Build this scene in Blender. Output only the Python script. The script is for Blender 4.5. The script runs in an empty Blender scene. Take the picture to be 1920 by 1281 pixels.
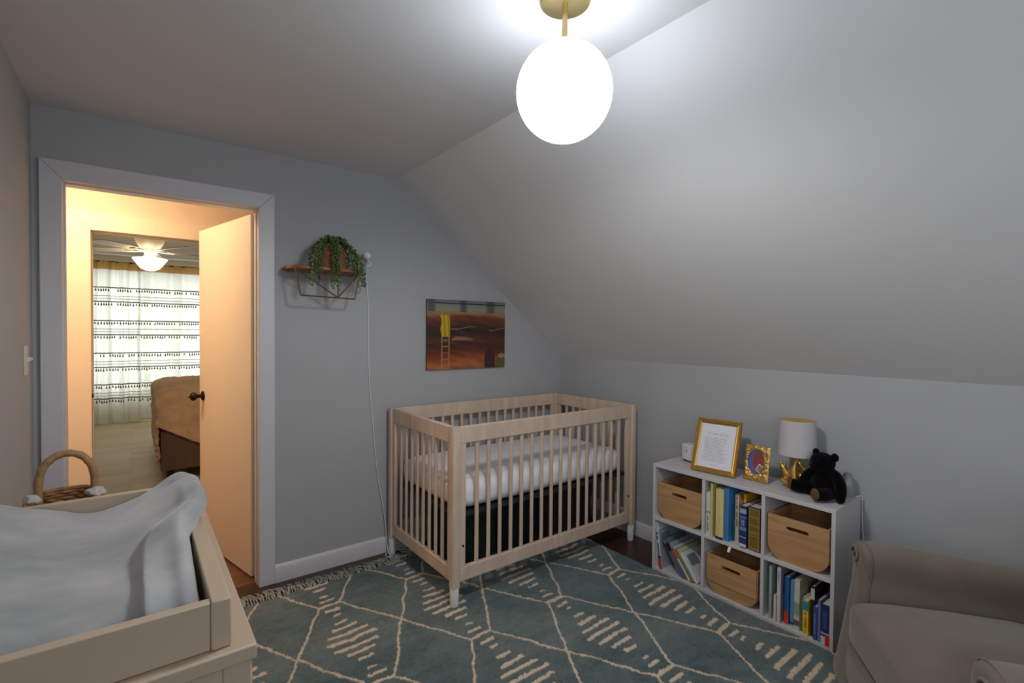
import bpy, bmesh, math, random
import numpy as np
from mathutils import Vector, Matrix, Euler, noise as mn

random.seed(7)
rng = np.random.default_rng(7)
SC = bpy.context.scene
COL = SC.collection
PI = math.pi

# ------------------------------------------------------------------ materials
def lin(c):
    out = []
    for v in c[:3]:
        v = v / 255.0
        out.append(v / 12.92 if v <= 0.04045 else ((v + 0.055) / 1.055) ** 2.4)
    return (*out, 1.0)

def mat(name, c, rough=0.6, metal=0.0, var=0.0, vscale=8.0, bump=0.0, bscale=200.0, sheen=0.0,
        coat=0.0, stretch=None, c2=None, spec=0.5, detail=4.0, attr=None):
    m = bpy.data.materials.new(name); m.use_nodes = True
    nt = m.node_tree; N = nt.nodes; L = nt.links
    b = N['Principled BSDF']
    b.inputs['Roughness'].default_value = rough
    b.inputs['Metallic'].default_value = metal
    b.inputs['Sheen Weight'].default_value = sheen
    b.inputs['Coat Weight'].default_value = coat
    b.inputs['Specular IOR Level'].default_value = spec
    col = lin(c)
    tc = N.new('ShaderNodeTexCoord'); mp = N.new('ShaderNodeMapping')
    L.new(tc.outputs['Object'], mp.inputs['Vector'])
    if stretch: mp.inputs['Scale'].default_value = stretch
    if attr:
        a = N.new('ShaderNodeAttribute'); a.attribute_name = attr
        base = a.outputs['Color']
    else:
        base = None
    if var > 0 or c2:
        nz = N.new('ShaderNodeTexNoise'); nz.inputs['Scale'].default_value = vscale
        nz.inputs['Detail'].default_value = detail
        L.new(mp.outputs['Vector'], nz.inputs['Vector'])
        rp = N.new('ShaderNodeValToRGB')
        rp.color_ramp.elements[0].position = 0.3; rp.color_ramp.elements[1].position = 0.7
        if c2:
            rp.color_ramp.elements[0].color = col; rp.color_ramp.elements[1].color = lin(c2)
        elif base is not None:
            rp.color_ramp.elements[0].color = (1 - var,) * 3 + (1,); rp.color_ramp.elements[1].color = (1 + var,) * 3 + (1,)
        else:
            rp.color_ramp.elements[0].color = tuple(v * (1 - var) for v in col[:3]) + (1,)
            rp.color_ramp.elements[1].color = tuple(min(1, v * (1 + var)) for v in col[:3]) + (1,)
        L.new(nz.outputs['Fac'], rp.inputs['Fac'])
        if base is not None:
            mx = N.new('ShaderNodeMix'); mx.data_type = 'RGBA'; mx.blend_type = 'MULTIPLY'; mx.inputs[0].default_value = 1
            L.new(base, mx.inputs[6]); L.new(rp.outputs['Color'], mx.inputs[7])
            L.new(mx.outputs[2], b.inputs['Base Color'])
        else:
            L.new(rp.outputs['Color'], b.inputs['Base Color'])
    elif base is not None:
        L.new(base, b.inputs['Base Color'])
    else:
        b.inputs['Base Color'].default_value = col
    if bump > 0:
        n2 = N.new('ShaderNodeTexNoise'); n2.inputs['Scale'].default_value = bscale; n2.inputs['Detail'].default_value = 3
        L.new(mp.outputs['Vector'], n2.inputs['Vector'])
        bp = N.new('ShaderNodeBump'); bp.inputs['Strength'].default_value = bump; bp.inputs['Distance'].default_value = 0.002
        L.new(n2.outputs['Fac'], bp.inputs['Height']); L.new(bp.outputs['Normal'], b.inputs['Normal'])
    return m

def emit_mat(name, c, strength):
    m = bpy.data.materials.new(name); m.use_nodes = True
    b = m.node_tree.nodes['Principled BSDF']
    b.inputs['Base Color'].default_value = (0.8, 0.8, 0.8, 1)
    b.inputs['Emission Color'].default_value = lin(c)
    b.inputs['Emission Strength'].default_value = strength
    b.inputs['Roughness'].default_value = 0.3
    return m

def plank_mat(name, c1, c2, mortar, width=1.1, row=0.09, rough=0.35, rot=0.0):
    m = bpy.data.materials.new(name); m.use_nodes = True
    nt = m.node_tree; N = nt.nodes; L = nt.links; b = N['Principled BSDF']
    tc = N.new('ShaderNodeTexCoord'); mp = N.new('ShaderNodeMapping'); mp.inputs['Rotation'].default_value = (0, 0, rot)
    L.new(tc.outputs['Object'], mp.inputs['Vector'])
    br = N.new('ShaderNodeTexBrick'); br.inputs['Scale'].default_value = 1
    br.inputs['Brick Width'].default_value = width; br.inputs['Row Height'].default_value = row
    br.inputs['Mortar Size'].default_value = 0.0015; br.inputs['Mortar'].default_value = lin(mortar)
    br.inputs['Color1'].default_value = lin(c1); br.inputs['Color2'].default_value = lin(c2)
    L.new(mp.outputs['Vector'], br.inputs['Vector'])
    mp2 = N.new('ShaderNodeMapping'); mp2.inputs['Scale'].default_value = (2, 30, 2); mp2.inputs['Rotation'].default_value = (0, 0, rot)
    L.new(tc.outputs['Object'], mp2.inputs['Vector'])
    nz = N.new('ShaderNodeTexNoise'); nz.inputs['Scale'].default_value = 3; nz.inputs['Detail'].default_value = 5
    L.new(mp2.outputs['Vector'], nz.inputs['Vector'])
    rp = N.new('ShaderNodeValToRGB'); rp.color_ramp.elements[0].color = (.75, .75, .75, 1); rp.color_ramp.elements[1].color = (1.2, 1.2, 1.2, 1)
    L.new(nz.outputs['Fac'], rp.inputs['Fac'])
    mx = N.new('ShaderNodeMix'); mx.data_type = 'RGBA'; mx.blend_type = 'MULTIPLY'; mx.inputs[0].default_value = 1
    L.new(br.outputs['Color'], mx.inputs[6]); L.new(rp.outputs['Color'], mx.inputs[7])
    L.new(mx.outputs[2], b.inputs['Base Color'])
    b.inputs['Roughness'].default_value = rough
    return m

def wood_mat(name, c1, c2, rough=0.5, axis=(1, 12, 12), scale=2.0, dist=4.0):
    m = bpy.data.materials.new(name); m.use_nodes = True
    nt = m.node_tree; N = nt.nodes; L = nt.links; b = N['Principled BSDF']
    tc = N.new('ShaderNodeTexCoord'); mp = N.new('ShaderNodeMapping'); mp.inputs['Scale'].default_value = axis
    L.new(tc.outputs['Object'], mp.inputs['Vector'])
    nz = N.new('ShaderNodeTexNoise'); nz.inputs['Scale'].default_value = scale; nz.inputs['Detail'].default_value = 6
    nz.inputs['Distortion'].default_value = dist * 0.2
    L.new(mp.outputs['Vector'], nz.inputs['Vector'])
    rp = N.new('ShaderNodeValToRGB'); rp.color_ramp.elements[0].position = .35; rp.color_ramp.elements[1].position = .68
    rp.color_ramp.elements[0].color = lin(c1); rp.color_ramp.elements[1].color = lin(c2)
    L.new(nz.outputs['Fac'], rp.inputs['Fac']); L.new(rp.outputs['Color'], b.inputs['Base Color'])
    b.inputs['Roughness'].default_value = rough
    return m

def glow_glass(name, c, strength):
    m = bpy.data.materials.new(name); m.use_nodes = True
    nt = m.node_tree; N = nt.nodes; L = nt.links
    N.remove(N['Principled BSDF'])
    e = N.new('ShaderNodeEmission'); e.inputs['Color'].default_value = lin(c); e.inputs['Strength'].default_value = strength
    t = N.new('ShaderNodeBsdfTransparent'); a = N.new('ShaderNodeAddShader')
    L.new(e.outputs[0], a.inputs[0]); L.new(t.outputs[0], a.inputs[1]); L.new(a.outputs[0], N['Material Output'].inputs['Surface'])
    return m

def glass_mat(name):
    m = bpy.data.materials.new(name); m.use_nodes = True
    nt = m.node_tree; N = nt.nodes; L = nt.links
    N.remove(N['Principled BSDF'])
    t = N.new('ShaderNodeBsdfTransparent'); t.inputs['Color'].default_value = (.96, .98, .97, 1)
    g = N.new('ShaderNodeBsdfGlossy'); g.inputs['Roughness'].default_value = 0.02
    mx = N.new('ShaderNodeMixShader'); mx.inputs['Fac'].default_value = 0.07
    L.new(t.outputs[0], mx.inputs[1]); L.new(g.outputs[0], mx.inputs[2])
    L.new(mx.outputs[0], N['Material Output'].inputs['Surface'])
    return m

def cloth_mat(name, c, trans=0.5, attr=None):
    m = bpy.data.materials.new(name); m.use_nodes = True
    nt = m.node_tree; N = nt.nodes; L = nt.links
    N.remove(N['Principled BSDF'])
    d = N.new('ShaderNodeBsdfDiffuse'); t = N.new('ShaderNodeBsdfTranslucent')
    mx = N.new('ShaderNodeMixShader'); mx.inputs['Fac'].default_value = trans
    d.inputs['Color'].default_value = lin(c); t.inputs['Color'].default_value = lin(c)
    if attr:
        a = N.new('ShaderNodeAttribute'); a.attribute_name = attr
        L.new(a.outputs['Color'], d.inputs['Color']); L.new(a.outputs['Color'], t.inputs['Color'])
    L.new(d.outputs[0], mx.inputs[1]); L.new(t.outputs[0], mx.inputs[2])
    L.new(mx.outputs[0], N['Material Output'].inputs['Surface'])
    return m

# ------------------------------------------------------------------ mesh builder
class MB:
    def __init__(s):
        s.v = []; s.f = []; s.m = []; s.T = None; s.mi = 0
    def _add(s, vs, fs):
        o = len(s.v)
        if s.T is not None:
            vs = [tuple(s.T @ Vector(p)) for p in vs]
        s.v.extend(tuple(p) for p in vs)
        s.f.extend(tuple(i + o for i in f) for f in fs)
        s.m.extend([s.mi] * len(fs))
        return s
    def box(s, x0, x1, y0, y1, z0, z1):
        vs = [(x, y, z) for z in (z0, z1) for y in (y0, y1) for x in (x0, x1)]
        fs = [(0, 2, 3, 1), (4, 5, 7, 6), (0, 1, 5, 4), (2, 6, 7, 3), (0, 4, 6, 2), (1, 3, 7, 5)]
        return s._add(vs, fs)
    def prism(s, poly, fn, a, b):
        n = len(poly)
        vs = [fn(p[0], p[1], a) for p in poly] + [fn(p[0], p[1], b) for p in poly]
        fs = [tuple(range(n - 1, -1, -1)), tuple(range(n, 2 * n))]
        fs += [(i, (i + 1) % n, n + (i + 1) % n, n + i) for i in range(n)]
        return s._add(vs, fs)
    def grid(s, fn, nu, nv, cu=False, cv=False):
        vs = [fn(i / (nu if cu else nu - 1), j / (nv if cv else nv - 1)) for j in range(nv) for i in range(nu)]
        fs = []
        for j in range(nv if cv else nv - 1):
            for i in range(nu if cu else nu - 1):
                i2 = (i + 1) % nu; j2 = (j + 1) % nv
                fs.append((j * nu + i, j * nu + i2, j2 * nu + i2, j2 * nu + i))
        return s._add(vs, fs)
    def tube(s, path, r, seg=8, closed=False, caps=True):
        P = [Vector(p) for p in path]; n = len(P)
        R = r if isinstance(r, (list, tuple)) else [r] * n
        vs = []; up = None
        for i in range(n):
            if closed: d = P[(i + 1) % n] - P[i - 1]
            else: d = P[min(i + 1, n - 1)] - P[max(i - 1, 0)]
            if d.length < 1e-9: d = Vector((0, 0, 1))
            d.normalize()
            if up is None:
                up = Vector((0, 0, 1)) if abs(d.z) < 0.9 else Vector((1, 0, 0))
            a = up - d * up.dot(d)
            if a.length < 1e-6: a = d.orthogonal()
            a.normalize(); up = a; b = d.cross(a)
            for k in range(seg):
                t = 2 * PI * k / seg
                vs.append(tuple(P[i] + (a * math.cos(t) + b * math.sin(t)) * R[i]))
        fs = []
        for i in range(n if closed else n - 1):
            j = (i + 1) % n
            for k in range(seg):
                k2 = (k + 1) % seg
                fs.append((i * seg + k, i * seg + k2, j * seg + k2, j * seg + k))
        if caps and not closed:
            fs.append(tuple(range(seg - 1, -1, -1))); fs.append(tuple((n - 1) * seg + k for k in range(seg)))
        return s._add(vs, fs)
    def lathe(s, prof, c=(0, 0, 0), seg=32, axis='z', close=False):
        vs = []; n = len(prof)
        for r, h in prof:
            for k in range(seg):
                t = 2 * PI * k / seg; a, b = r * math.cos(t), r * math.sin(t)
                p = (a, b, h) if axis == 'z' else ((h, a, b) if axis == 'x' else (b, h, a))
                vs.append((c[0] + p[0], c[1] + p[1], c[2] + p[2]))
        fs = []
        for i in range(n if close else n - 1):
            j = (i + 1) % n
            for k in range(seg):
                k2 = (k + 1) % seg
                fs.append((i * seg + k, i * seg + k2, j * seg + k2, j * seg + k))
        if not close:
            if prof[0][0] > 1e-6: fs.append(tuple(range(seg - 1, -1, -1)))
            if prof[-1][0] > 1e-6: fs.append(tuple((n - 1) * seg + k for k in range(seg)))
        return s._add(vs, fs)
    def ball(s, c, r, seg=20, rings=12, rot=None):
        if not isinstance(r, (list, tuple)): r = (r, r, r)
        vs = []
        for j in range(rings + 1):
            th = PI * j / rings
            for k in range(seg):
                ph = 2 * PI * k / seg
                p = Vector((r[0] * math.sin(th) * math.cos(ph), r[1] * math.sin(th) * math.sin(ph), r[2] * math.cos(th)))
                if rot is not None: p = rot @ p
                vs.append((c[0] + p.x, c[1] + p.y, c[2] + p.z))
        fs = []
        for j in range(rings):
            for k in range(seg):
                k2 = (k + 1) % seg
                fs.append((j * seg + k, (j + 1) * seg + k, (j + 1) * seg + k2, j * seg + k2))
        return s._add(vs, fs)
    def build(s, name, mats, parent=None, local=False, bevel=0.0, bseg=2, smooth=40.0, sub=0, weld=True, remesh=0.0, origin=None):
        me = bpy.data.meshes.new(name)
        vs = s.v
        loc = None
        if parent is not None:
            if not local:
                Mi = wmat(parent).inverted()
                vs = [tuple(Mi @ Vector(p)) for p in vs]
        else:
            if origin is None:
                a = np.array(vs); loc = (float(a[:, 0].min() + a[:, 0].max()) / 2, float(a[:, 1].min() + a[:, 1].max()) / 2, float(a[:, 2].min()))
            else:
                loc = origin
            vs = [(p[0] - loc[0], p[1] - loc[1], p[2] - loc[2]) for p in vs]
        me.from_pydata(vs, [], s.f)
        if not isinstance(mats, (list, tuple)): mats = [mats]
        for q in mats: me.materials.append(q)
        if len(mats) > 1: me.polygons.foreach_set('material_index', s.m)
        bm = bmesh.new(); bm.from_mesh(me)
        if weld: bmesh.ops.remove_doubles(bm, verts=bm.verts, dist=1e-6)
        bmesh.ops.recalc_face_normals(bm, faces=bm.faces)
        bm.to_mesh(me); bm.free()
        if smooth:
            me.polygons.foreach_set('use_smooth', [True] * len(me.polygons))
            me.set_sharp_from_angle(angle=math.radians(smooth))
        me.update()
        o = bpy.data.objects.new(name, me); COL.objects.link(o)
        if parent is not None: o.parent = parent
        else: o.location = loc
        if bevel > 0:
            bv = o.modifiers.new('bevel', 'BEVEL'); bv.width = bevel; bv.segments = bseg; bv.limit_method = 'ANGLE'; bv.angle_limit = math.radians(40)
            bv.harden_normals = False
        if remesh > 0:
            r = o.modifiers.new('remesh', 'REMESH'); r.mode = 'VOXEL'; r.voxel_size = remesh; r.use_smooth_shade = True
            sm = o.modifiers.new('smooth', 'SMOOTH'); sm.iterations = 6; sm.factor = 0.5
        if sub:
            sd = o.modifiers.new('sub', 'SUBSURF'); sd.levels = sub; sd.render_levels = sub
        return o

def wmat(o):
    m = Matrix.LocRotScale(o.location, o.rotation_euler, o.scale)
    return wmat(o.parent) @ m if o.parent else m

def tag(o, label, cat, group=None, kind=None):
    o['label'] = label; o['category'] = cat
    if group: o['group'] = group
    if kind: o['kind'] = kind
    return o
def thing(name, label, cat, loc=(0, 0, 0), rotz=0.0, group=None):
    o = bpy.data.objects.new(name, None); COL.objects.link(o)
    o.empty_display_size = 0.05
    o.location = loc; o.rotation_euler = (0, 0, rotz)
    return tag(o, label, cat, group)
def struct(o):
    o['kind'] = 'structure'; return o

def smooth_closed(pts, n=6):
    out = []; m = len(pts)
    for i in range(m):
        p0, p1, p2, p3 = (np.array(pts[(i + k) % m], float) for k in (-1, 0, 1, 2))
        for q in range(n):
            t = q / n
            out.append(tuple(0.5 * (2 * p1 + (p2 - p0) * t + (2 * p0 - 5 * p1 + 4 * p2 - p3) * t * t + (3 * p1 - p0 - 3 * p2 + p3) * t ** 3)))
    return out
def smooth_open(pts, n=8):
    out = []; m = len(pts)
    for i in range(m - 1):
        p0, p1, p2, p3 = (np.array(pts[max(0, min(m - 1, i + k))], float) for k in (-1, 0, 1, 2))
        for q in range(n):
            t = q / n
            out.append(tuple(0.5 * (2 * p1 + (p2 - p0) * t + (2 * p0 - 5 * p1 + 4 * p2 - p3) * t * t + (3 * p1 - p0 - 3 * p2 + p3) * t ** 3)))
    out.append(tuple(float(c) for c in pts[-1])); return out
def rrect(x0, x1, y0, y1, r, n=5):
    out = []
    for cx, cy, a in ((x1 - r, y1 - r, 0), (x0 + r, y1 - r, 90), (x0 + r, y0 + r, 180), (x1 - r, y0 + r, 270)):
        for k in range(n + 1):
            t = math.radians(a + 90 * k / n); out.append((cx + r * math.cos(t), cy + r * math.sin(t)))
    return out
XZ = lambda a, b, d: (a, d, b)      # polygon in x,z extruded along y
YZ = lambda a, b, d: (d, a, b)      # polygon in y,z extruded along x
XY = lambda a, b, d: (a, b, d)
def frame_T(o, U, V):
    U = Vector(U).normalized(); V = Vector(V); V = (V - U * V.dot(U)).normalized(); Nn = U.cross(V)
    T = Matrix.Identity(4)
    for i in range(3):
        T[i][0] = U[i]; T[i][1] = V[i]; T[i][2] = Nn[i]; T[i][3] = o[i]
    return T

# palette
m_wall = mat('wall_paint_grey_blue', (178, 178, 179), 0.75, var=0.02, vscale=3, bump=0.08, bscale=160)
m_ceil = mat('ceiling_paint_grey', (224, 223, 222), 0.8, var=0.02, vscale=2, bump=0.08, bscale=160)
m_trim = mat('white_trim_paint', (214, 211, 214), 0.4, var=0.015)
m_hall = mat('hall_cream_paint', (232, 214, 188), 0.7, var=0.02)
m_bedwall = mat('bedroom_beige_paint', (214, 204, 184), 0.8, var=0.02)
m_bedceil = mat('bedroom_ceiling_paint', (196, 188, 180), 0.8, var=0.02)
m_floor = plank_mat('dark_brown_floor_boards', (70, 44, 34), (58, 36, 28), (26, 16, 12), rough=0.35)
m_hallfloor = plank_mat('hall_brown_floor', (120, 80, 56), (108, 70, 48), (60, 38, 26), rough=0.4)
m_bedfloor = plank_mat('pale_plank_floor', (224, 204, 172), (200, 184, 154), (140, 126, 104), width=0.9, row=0.14, rough=0.5, rot=0.0)
m_door = mat('door_white_paint', (235, 224, 206), 0.45, var=0.01)
m_bronze = mat('dark_bronze', (52, 40, 36), 0.35, 0.8)
m_brass = mat('brushed_brass', (206, 184, 132), 0.38, 1.0, var=0.05, vscale=30)
m_gold = mat('polished_gold', (206, 164, 84), 0.26, 0.8)
m_goldleaf = mat('gold_leaf_frame', (204, 164, 96), 0.34, 0.7, var=0.12, vscale=60)
m_white = mat('white_laminate', (206, 202, 202), 0.4, var=0.01)
m_glass = glass_mat('window_glass')
m_plastic = mat('white_plastic', (226, 226, 228), 0.35)
m_dark = mat('dark_slot', (22, 22, 24), 0.6)
m_switch = mat('switch_plate_ivory', (226, 214, 196), 0.4)
# light levels
GLOBE_E, BULB_W, HALL_E, FAN_E = 4.0, 22.0, 47.0, 8.5
DAY1, DAY2, LEFT_FILL, WORLD, EXPO = 12.0, 35.0, 12.0, 0.5, 0.37
# ================================================================== SETTING
RH, DX, KZ = 2.28, -1.387, 1.162
# wall_back with doorway (room side grey, hall side cream)
def back_wall_pieces(mb, y0, y1):
    mb.prism([(-3.0, 0), (-2.918, 0), (-2.918, RH), (-3.0, RH)], XZ, y0, y1)
    mb.prism([(-2.918, 1.996), (-2.137, 1.996), (-2.137, RH), (-2.918, RH)], XZ, y0, y1)
    mb.prism([(-2.137, 0), (0, 0), (0, KZ), (DX, RH), (-2.137, RH)], XZ, y0, y1)
mb = MB(); back_wall_pieces(mb, 0, .06)
mb.mi = 1; back_wall_pieces(mb, .06, .12)
mb.prism([(-3.6, 0), (-3.0, 0), (-3.0, 2.3), (-3.6, 2.3)], XZ, .06, .12)
struct(mb.build('wall_back', [m_wall, m_hall], smooth=0, weld=False))
struct(MB().box(0, .1, -4.2, .12, 0, KZ).build('wall_right', m_wall, smooth=0))
mb = MB(); mb.prism([(DX, RH), (0, KZ), (.1, KZ), (.1, KZ + .1), (DX, RH + .12)], XZ, -4.2, 0)
struct(mb.build('ceiling_slope', m_ceil, smooth=0))
struct(MB().box(-3.1, DX, -4.2, 0, RH, RH + .12).build('ceiling', m_ceil, smooth=0))
WY0, WY1 = -4.05, -3.05  # opening for the added left window behind the camera
mb = MB(); mb.box(-3.1, -3.0, -4.2, WY0, 0, RH); mb.box(-3.1, -3.0, WY1, .06, 0, RH); mb.box(-3.1, -3.0, WY0, WY1, 0, .9); mb.box(-3.1, -3.0, WY0, WY1, 2.0, RH)
struct(mb.build('wall_left', m_wall, smooth=0, weld=False))
WX0, WX1, WZ0, WZ1 = -2.75, -1.25, .85, 2.0
mb = MB(); y0, y1 = -4.3, -4.2
mb.prism([(-3.0, 0), (WX0, 0), (WX0, RH), (-3.0, RH)], XZ, y0, y1)
mb.prism([(WX0, 0), (WX1, 0), (WX1, WZ0), (WX0, WZ0)], XZ, y0, y1)
mb.prism([(WX0, WZ1), (WX1, WZ1), (WX1, RH), (WX0, RH)], XZ, y0, y1)
mb.prism([(WX1, 0), (0, 0), (0, KZ), (-1.25 + .0, 2.17), (WX1, 2.17)][:4], XZ, y0, y1)
struct(mb.build('wall_front', m_wall, smooth=0, weld=False))
def window(name, x0, x1, z0, z1, ya, yb, mullions=1):
    f = MB(); t = .05
    f.box(x0, x0 + t, ya, yb, z0, z1); f.box(x1 - t, x1, ya, yb, z0, z1)
    f.box(x0 + t, x1 - t, ya, yb, z0, z0 + t); f.box(x0 + t, x1 - t, ya, yb, z1 - t, z1)
    for k in range(mullions):
        xm = x0 + (x1 - x0) * (k + 1) / (mullions + 1); f.box(xm - .025, xm + .025, ya + .01, yb - .01, z0 + t, z1 - t)
    zm = (z0 + z1) / 2; f.box(x0 + t, x1 - t, ya + .015, yb - .015, zm - .02, zm + .02)
    o = struct(f.build(name, m_trim, smooth=0, weld=False))
    ym = (ya + yb) / 2
    MB().box(x0 + t, x1 - t, ym - .003, ym + .003, z0 + t, z1 - t).build('window_pane', m_glass, o, smooth=0)
    return o
window('window_1', WX0, WX1, WZ0, WZ1, -4.29, -4.22)
f = MB(); xa, xb, t_ = -3.09, -3.02, .05
f.box(xa, xb, WY0, WY0 + t_, .9, 2.0); f.box(xa, xb, WY1 - t_, WY1, .9, 2.0); f.box(xa, xb, WY0 + t_, WY1 - t_, .9, .9 + t_); f.box(xa, xb, WY0 + t_, WY1 - t_, 2.0 - t_, 2.0); f.box(xa + .015, xb - .015, WY0 + t_, WY1 - t_, 1.43, 1.47)
w3 = struct(f.build('added_left_window', m_trim, smooth=0, weld=False))  # unseen window, added to brighten the slope and right wall
MB().box(-3.058, -3.052, WY0 + t_, WY1 - t_, .95, 1.95).build('window_pane', m_glass, w3, smooth=0)
struct(MB().box(-3.0, 0, -4.2, .06, -.05, 0).build('floor', m_floor, smooth=0, origin=(0, 0, 0)))
struct(MB().box(-3.6, -.6, .06, 1.16, -.05, 0).build('floor_hall', m_hallfloor, smooth=0, origin=(0, 0, 0)))
struct(MB().box(-3.6, -.2, 1.16, 6.45, -.05, 0).build('floor_bedroom', m_bedfloor, smooth=0, origin=(0, 0, 0)))
# hall shell
D2L, D2R, D2T = -2.872, -2.10, 1.948
mb = MB()
for k, (ya, yb) in enumerate(((1.1, 1.16), (1.16, 1.22))):
    mb.mi = k
    mb.box(-3.6, D2L - .015, ya, yb, 0, 2.45); mb.box(D2R + .015, -.2, ya, yb, 0, 2.45); mb.box(D2L - .015, D2R + .015, ya, yb, D2T + .015, 2.45)
struct(mb.build('wall_hall_back', [m_hall, m_bedwall], smooth=0, weld=False))
struct(MB().box(-3.7, -3.6, .06, 1.22, 0, 2.45).build('wall_hall_left', m_hall, smooth=0))
struct(MB().box(-.7, -.6, .12, 1.1, 0, 2.45).build('wall_hall_right', m_hall, smooth=0))
struct(MB().box(-3.6, -.6, .06, 1.1, 2.3, 2.4).build('ceiling_hall', m_hall, smooth=0))
# bedroom shell
BW = 6.35
struct(MB().box(-3.55, -3.45, 1.22, BW + .1, 0, 2.45).build('wall_bedroom_left', m_bedwall, smooth=0))
struct(MB().box(-.3, -.2, 1.22, BW + .1, 0, 2.45).build('wall_bedroom_right', m_bedwall, smooth=0))
W2 = (-3.3, -1.3, .38, 2.2)
mb = MB()
mb.box(-3.45, W2[0], BW, BW + .1, 0, 2.45); mb.box(W2[1], -.3, BW, BW + .1, 0, 2.45)
mb.box(W2[0], W2[1], BW, BW + .1, 0, W2[2]); mb.box(W2[0], W2[1], BW, BW + .1, W2[3], 2.45)
struct(mb.build('wall_bedroom_back', m_bedwall, smooth=0, weld=False))
struct(MB().box(-3.55, -.2, 1.1, BW + .1, 2.41, 2.5).build('ceiling_bedroom', m_bedceil, smooth=0))
window('window_2', W2[0], W2[1], W2[2], W2[3], BW + .02, BW + .09)

# baseboards
def baseboard(name, a, b, fixed, axis, sgn, h=.0947, t=.016):
    prof = [(0, 0), (t, 0), (t, h - .022), (t * .75, h - .008), (t * .3, h), (0, h)]
    mb = MB()
    if axis == 'x': mb.prism([(p[0] * sgn + fixed, p[1]) for p in prof], YZ, a, b)
    else: mb.prism([(p[0] * sgn + fixed, p[1]) for p in prof], XZ, a, b)
    return struct(mb.build(name, m_trim, smooth=35))
baseboard('baseboard_back', -2.075, -.016, 0, 'x', -1)
baseboard('baseboard_right', -4.2, 0, 0, 'y', -1)
baseboard('baseboard_left', -4.2, -.001, -3.0, 'y', 1)

# door casing (trim_1), jamb and stop
def casing(name, oL, oR, oT, iL, iR, iT, ya, yb, m, bev=.004):
    mb = MB()
    mb.prism([(oL, 0), (iL, 0), (iL, iT), (oL, oT)], XZ, ya, yb)
    mb.prism([(iR, 0), (oR, 0), (oR, oT), (iR, iT)], XZ, ya, yb)
    mb.prism([(oL, oT), (iL, iT), (iR, iT), (oR, oT)], XZ, ya, yb)
    return struct(mb.build(name, m, smooth=0, weld=False, bevel=bev))
casing('trim_1', -2.976, -2.076, 2.062, -2.903, -2.152, 1.9805, -.02, 0, m_trim)
def jamb(name, L, R, T, ya, yb, m, t=.015, stop=None):
    mb = MB(); mb.box(L - t, L, ya, yb, 0, T + t); mb.box(R, R + t, ya, yb, 0, T + t); mb.box(L, R, ya, yb, T, T + t)
    if stop:
        s0, s1 = stop; q = .005
        mb.box(L, L + q, s0, s1, 0, T); mb.box(R - q, R, s0, s1, 0, T); mb.box(L + q, R - q, s0, s1, T - q, T)
    return struct(mb.build(name, m, smooth=0, weld=False))
jamb('trim_2', -2.903, -2.152, 1.9805, 0, .12, m_trim, stop=(.035, .07))
m_halltrim = mat('hall_trim_cream_paint', (238, 222, 196), 0.45)
casing('trim_3', -2.984, -1.988, 2.06, D2L, D2R, D2T, 1.08, 1.1, m_halltrim)
j2 = jamb('trim_4', D2L, D2R, D2T, 1.1, 1.22, m_halltrim, stop=(1.15, 1.19))
mb = MB(); mb.lathe([(0, -.006), (.012, -.005), (.016, 0), (.012, .004), (0, .005)], (D2L + .002, 1.112, .94), seg=16, axis='x')
mb.build('strike_plate', m_bronze, j2)

# door slab, open into the hall
hx, hy = -2.1668, .121
dv = Vector((-.173, .735, 0)).normalized(); pv = Vector((dv.y, -dv.x, 0))   # pv = towards the far face (+x)
T = Matrix(((dv.x, pv.x, 0, hx), (dv.y, pv.y, 0, hy), (0, 0, 1, 0), (0, 0, 0, 1)))
mb = MB(); mb.T = T; mb.box(0, .745, 0, .036, .008, 1.972)
door = struct(mb.build('door_1', m_door, smooth=0, bevel=.002))
def knob(mb, s, y0):
    prof = [(.0, 0), (.028, 0), (.030, .003), (.027, .007), (.012, .011), (.010, .030), (.016, .036), (.025, .046), (.027, .056), (.022, .066), (.012, .072), (.005, .075), (.003, .084), (0, .085)]
    mb.lathe([(r, y0 + s * h) for r, h in prof], (.685, 0, .935), seg=24, axis='y')
for s, y0 in ((-1, 0), (1, .036)):
    mb = MB(); mb.T = T
    prof = [(.0, 0), (.028, 0), (.030, .003), (.027, .007), (.012, .011), (.010, .030), (.016, .036), (.025, .046), (.027, .056), (.022, .066), (.012, .072), (.005, .075), (.003, .084), (0, .085)]
    vs = []; seg = 24
    for r, h in prof:
        for k in range(seg):
            t = 2 * PI * k / seg; vs.append((.685 + r * math.cos(t), y0 + s * h, .935 + r * math.sin(t)))
    fs = [(i * seg + k, i * seg + (k + 1) % seg, (i + 1) * seg + (k + 1) % seg, (i + 1) * seg + k) for i in range(len(prof) - 1) for k in range(seg)]
    mb._add(vs, fs); mb.build('door_knob', m_bronze, door)
for z in (1.77, .26):
    mb = MB(); mb.T = T
    mb.box(-.0025, -.0005, .006, .034, z - .045, z + .045)
    mb.tube([(-.004, .040, z - .047), (-.004, .040, z + .047)], .006, 10)
    mb.build('hinge', m_door, door)
mb = MB(); mb.T = T; mb.box(.7445, .747, .008, .028, .90, .97); mb.build('latch_plate', m_bronze, door, smooth=0)

# ------------------------------------------------------------------ light switch on the left wall
t = thing('light_switch', 'ivory light switch with toggle on the left wall beside the doorway', 'light switch', (-3.0, -.185, 1.17))
MB().box(-3.0, -2.994, -.22, -.15, 1.168, 1.284).build('switch_plate', m_switch, t, bevel=.002)
mb = MB(); mb.prism([(-2.994, 1.218), (-2.978, 1.228), (-2.978, 1.236), (-2.994, 1.24)], XZ, -.189, -.181); mb.build('toggle', m_plastic, t)

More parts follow.
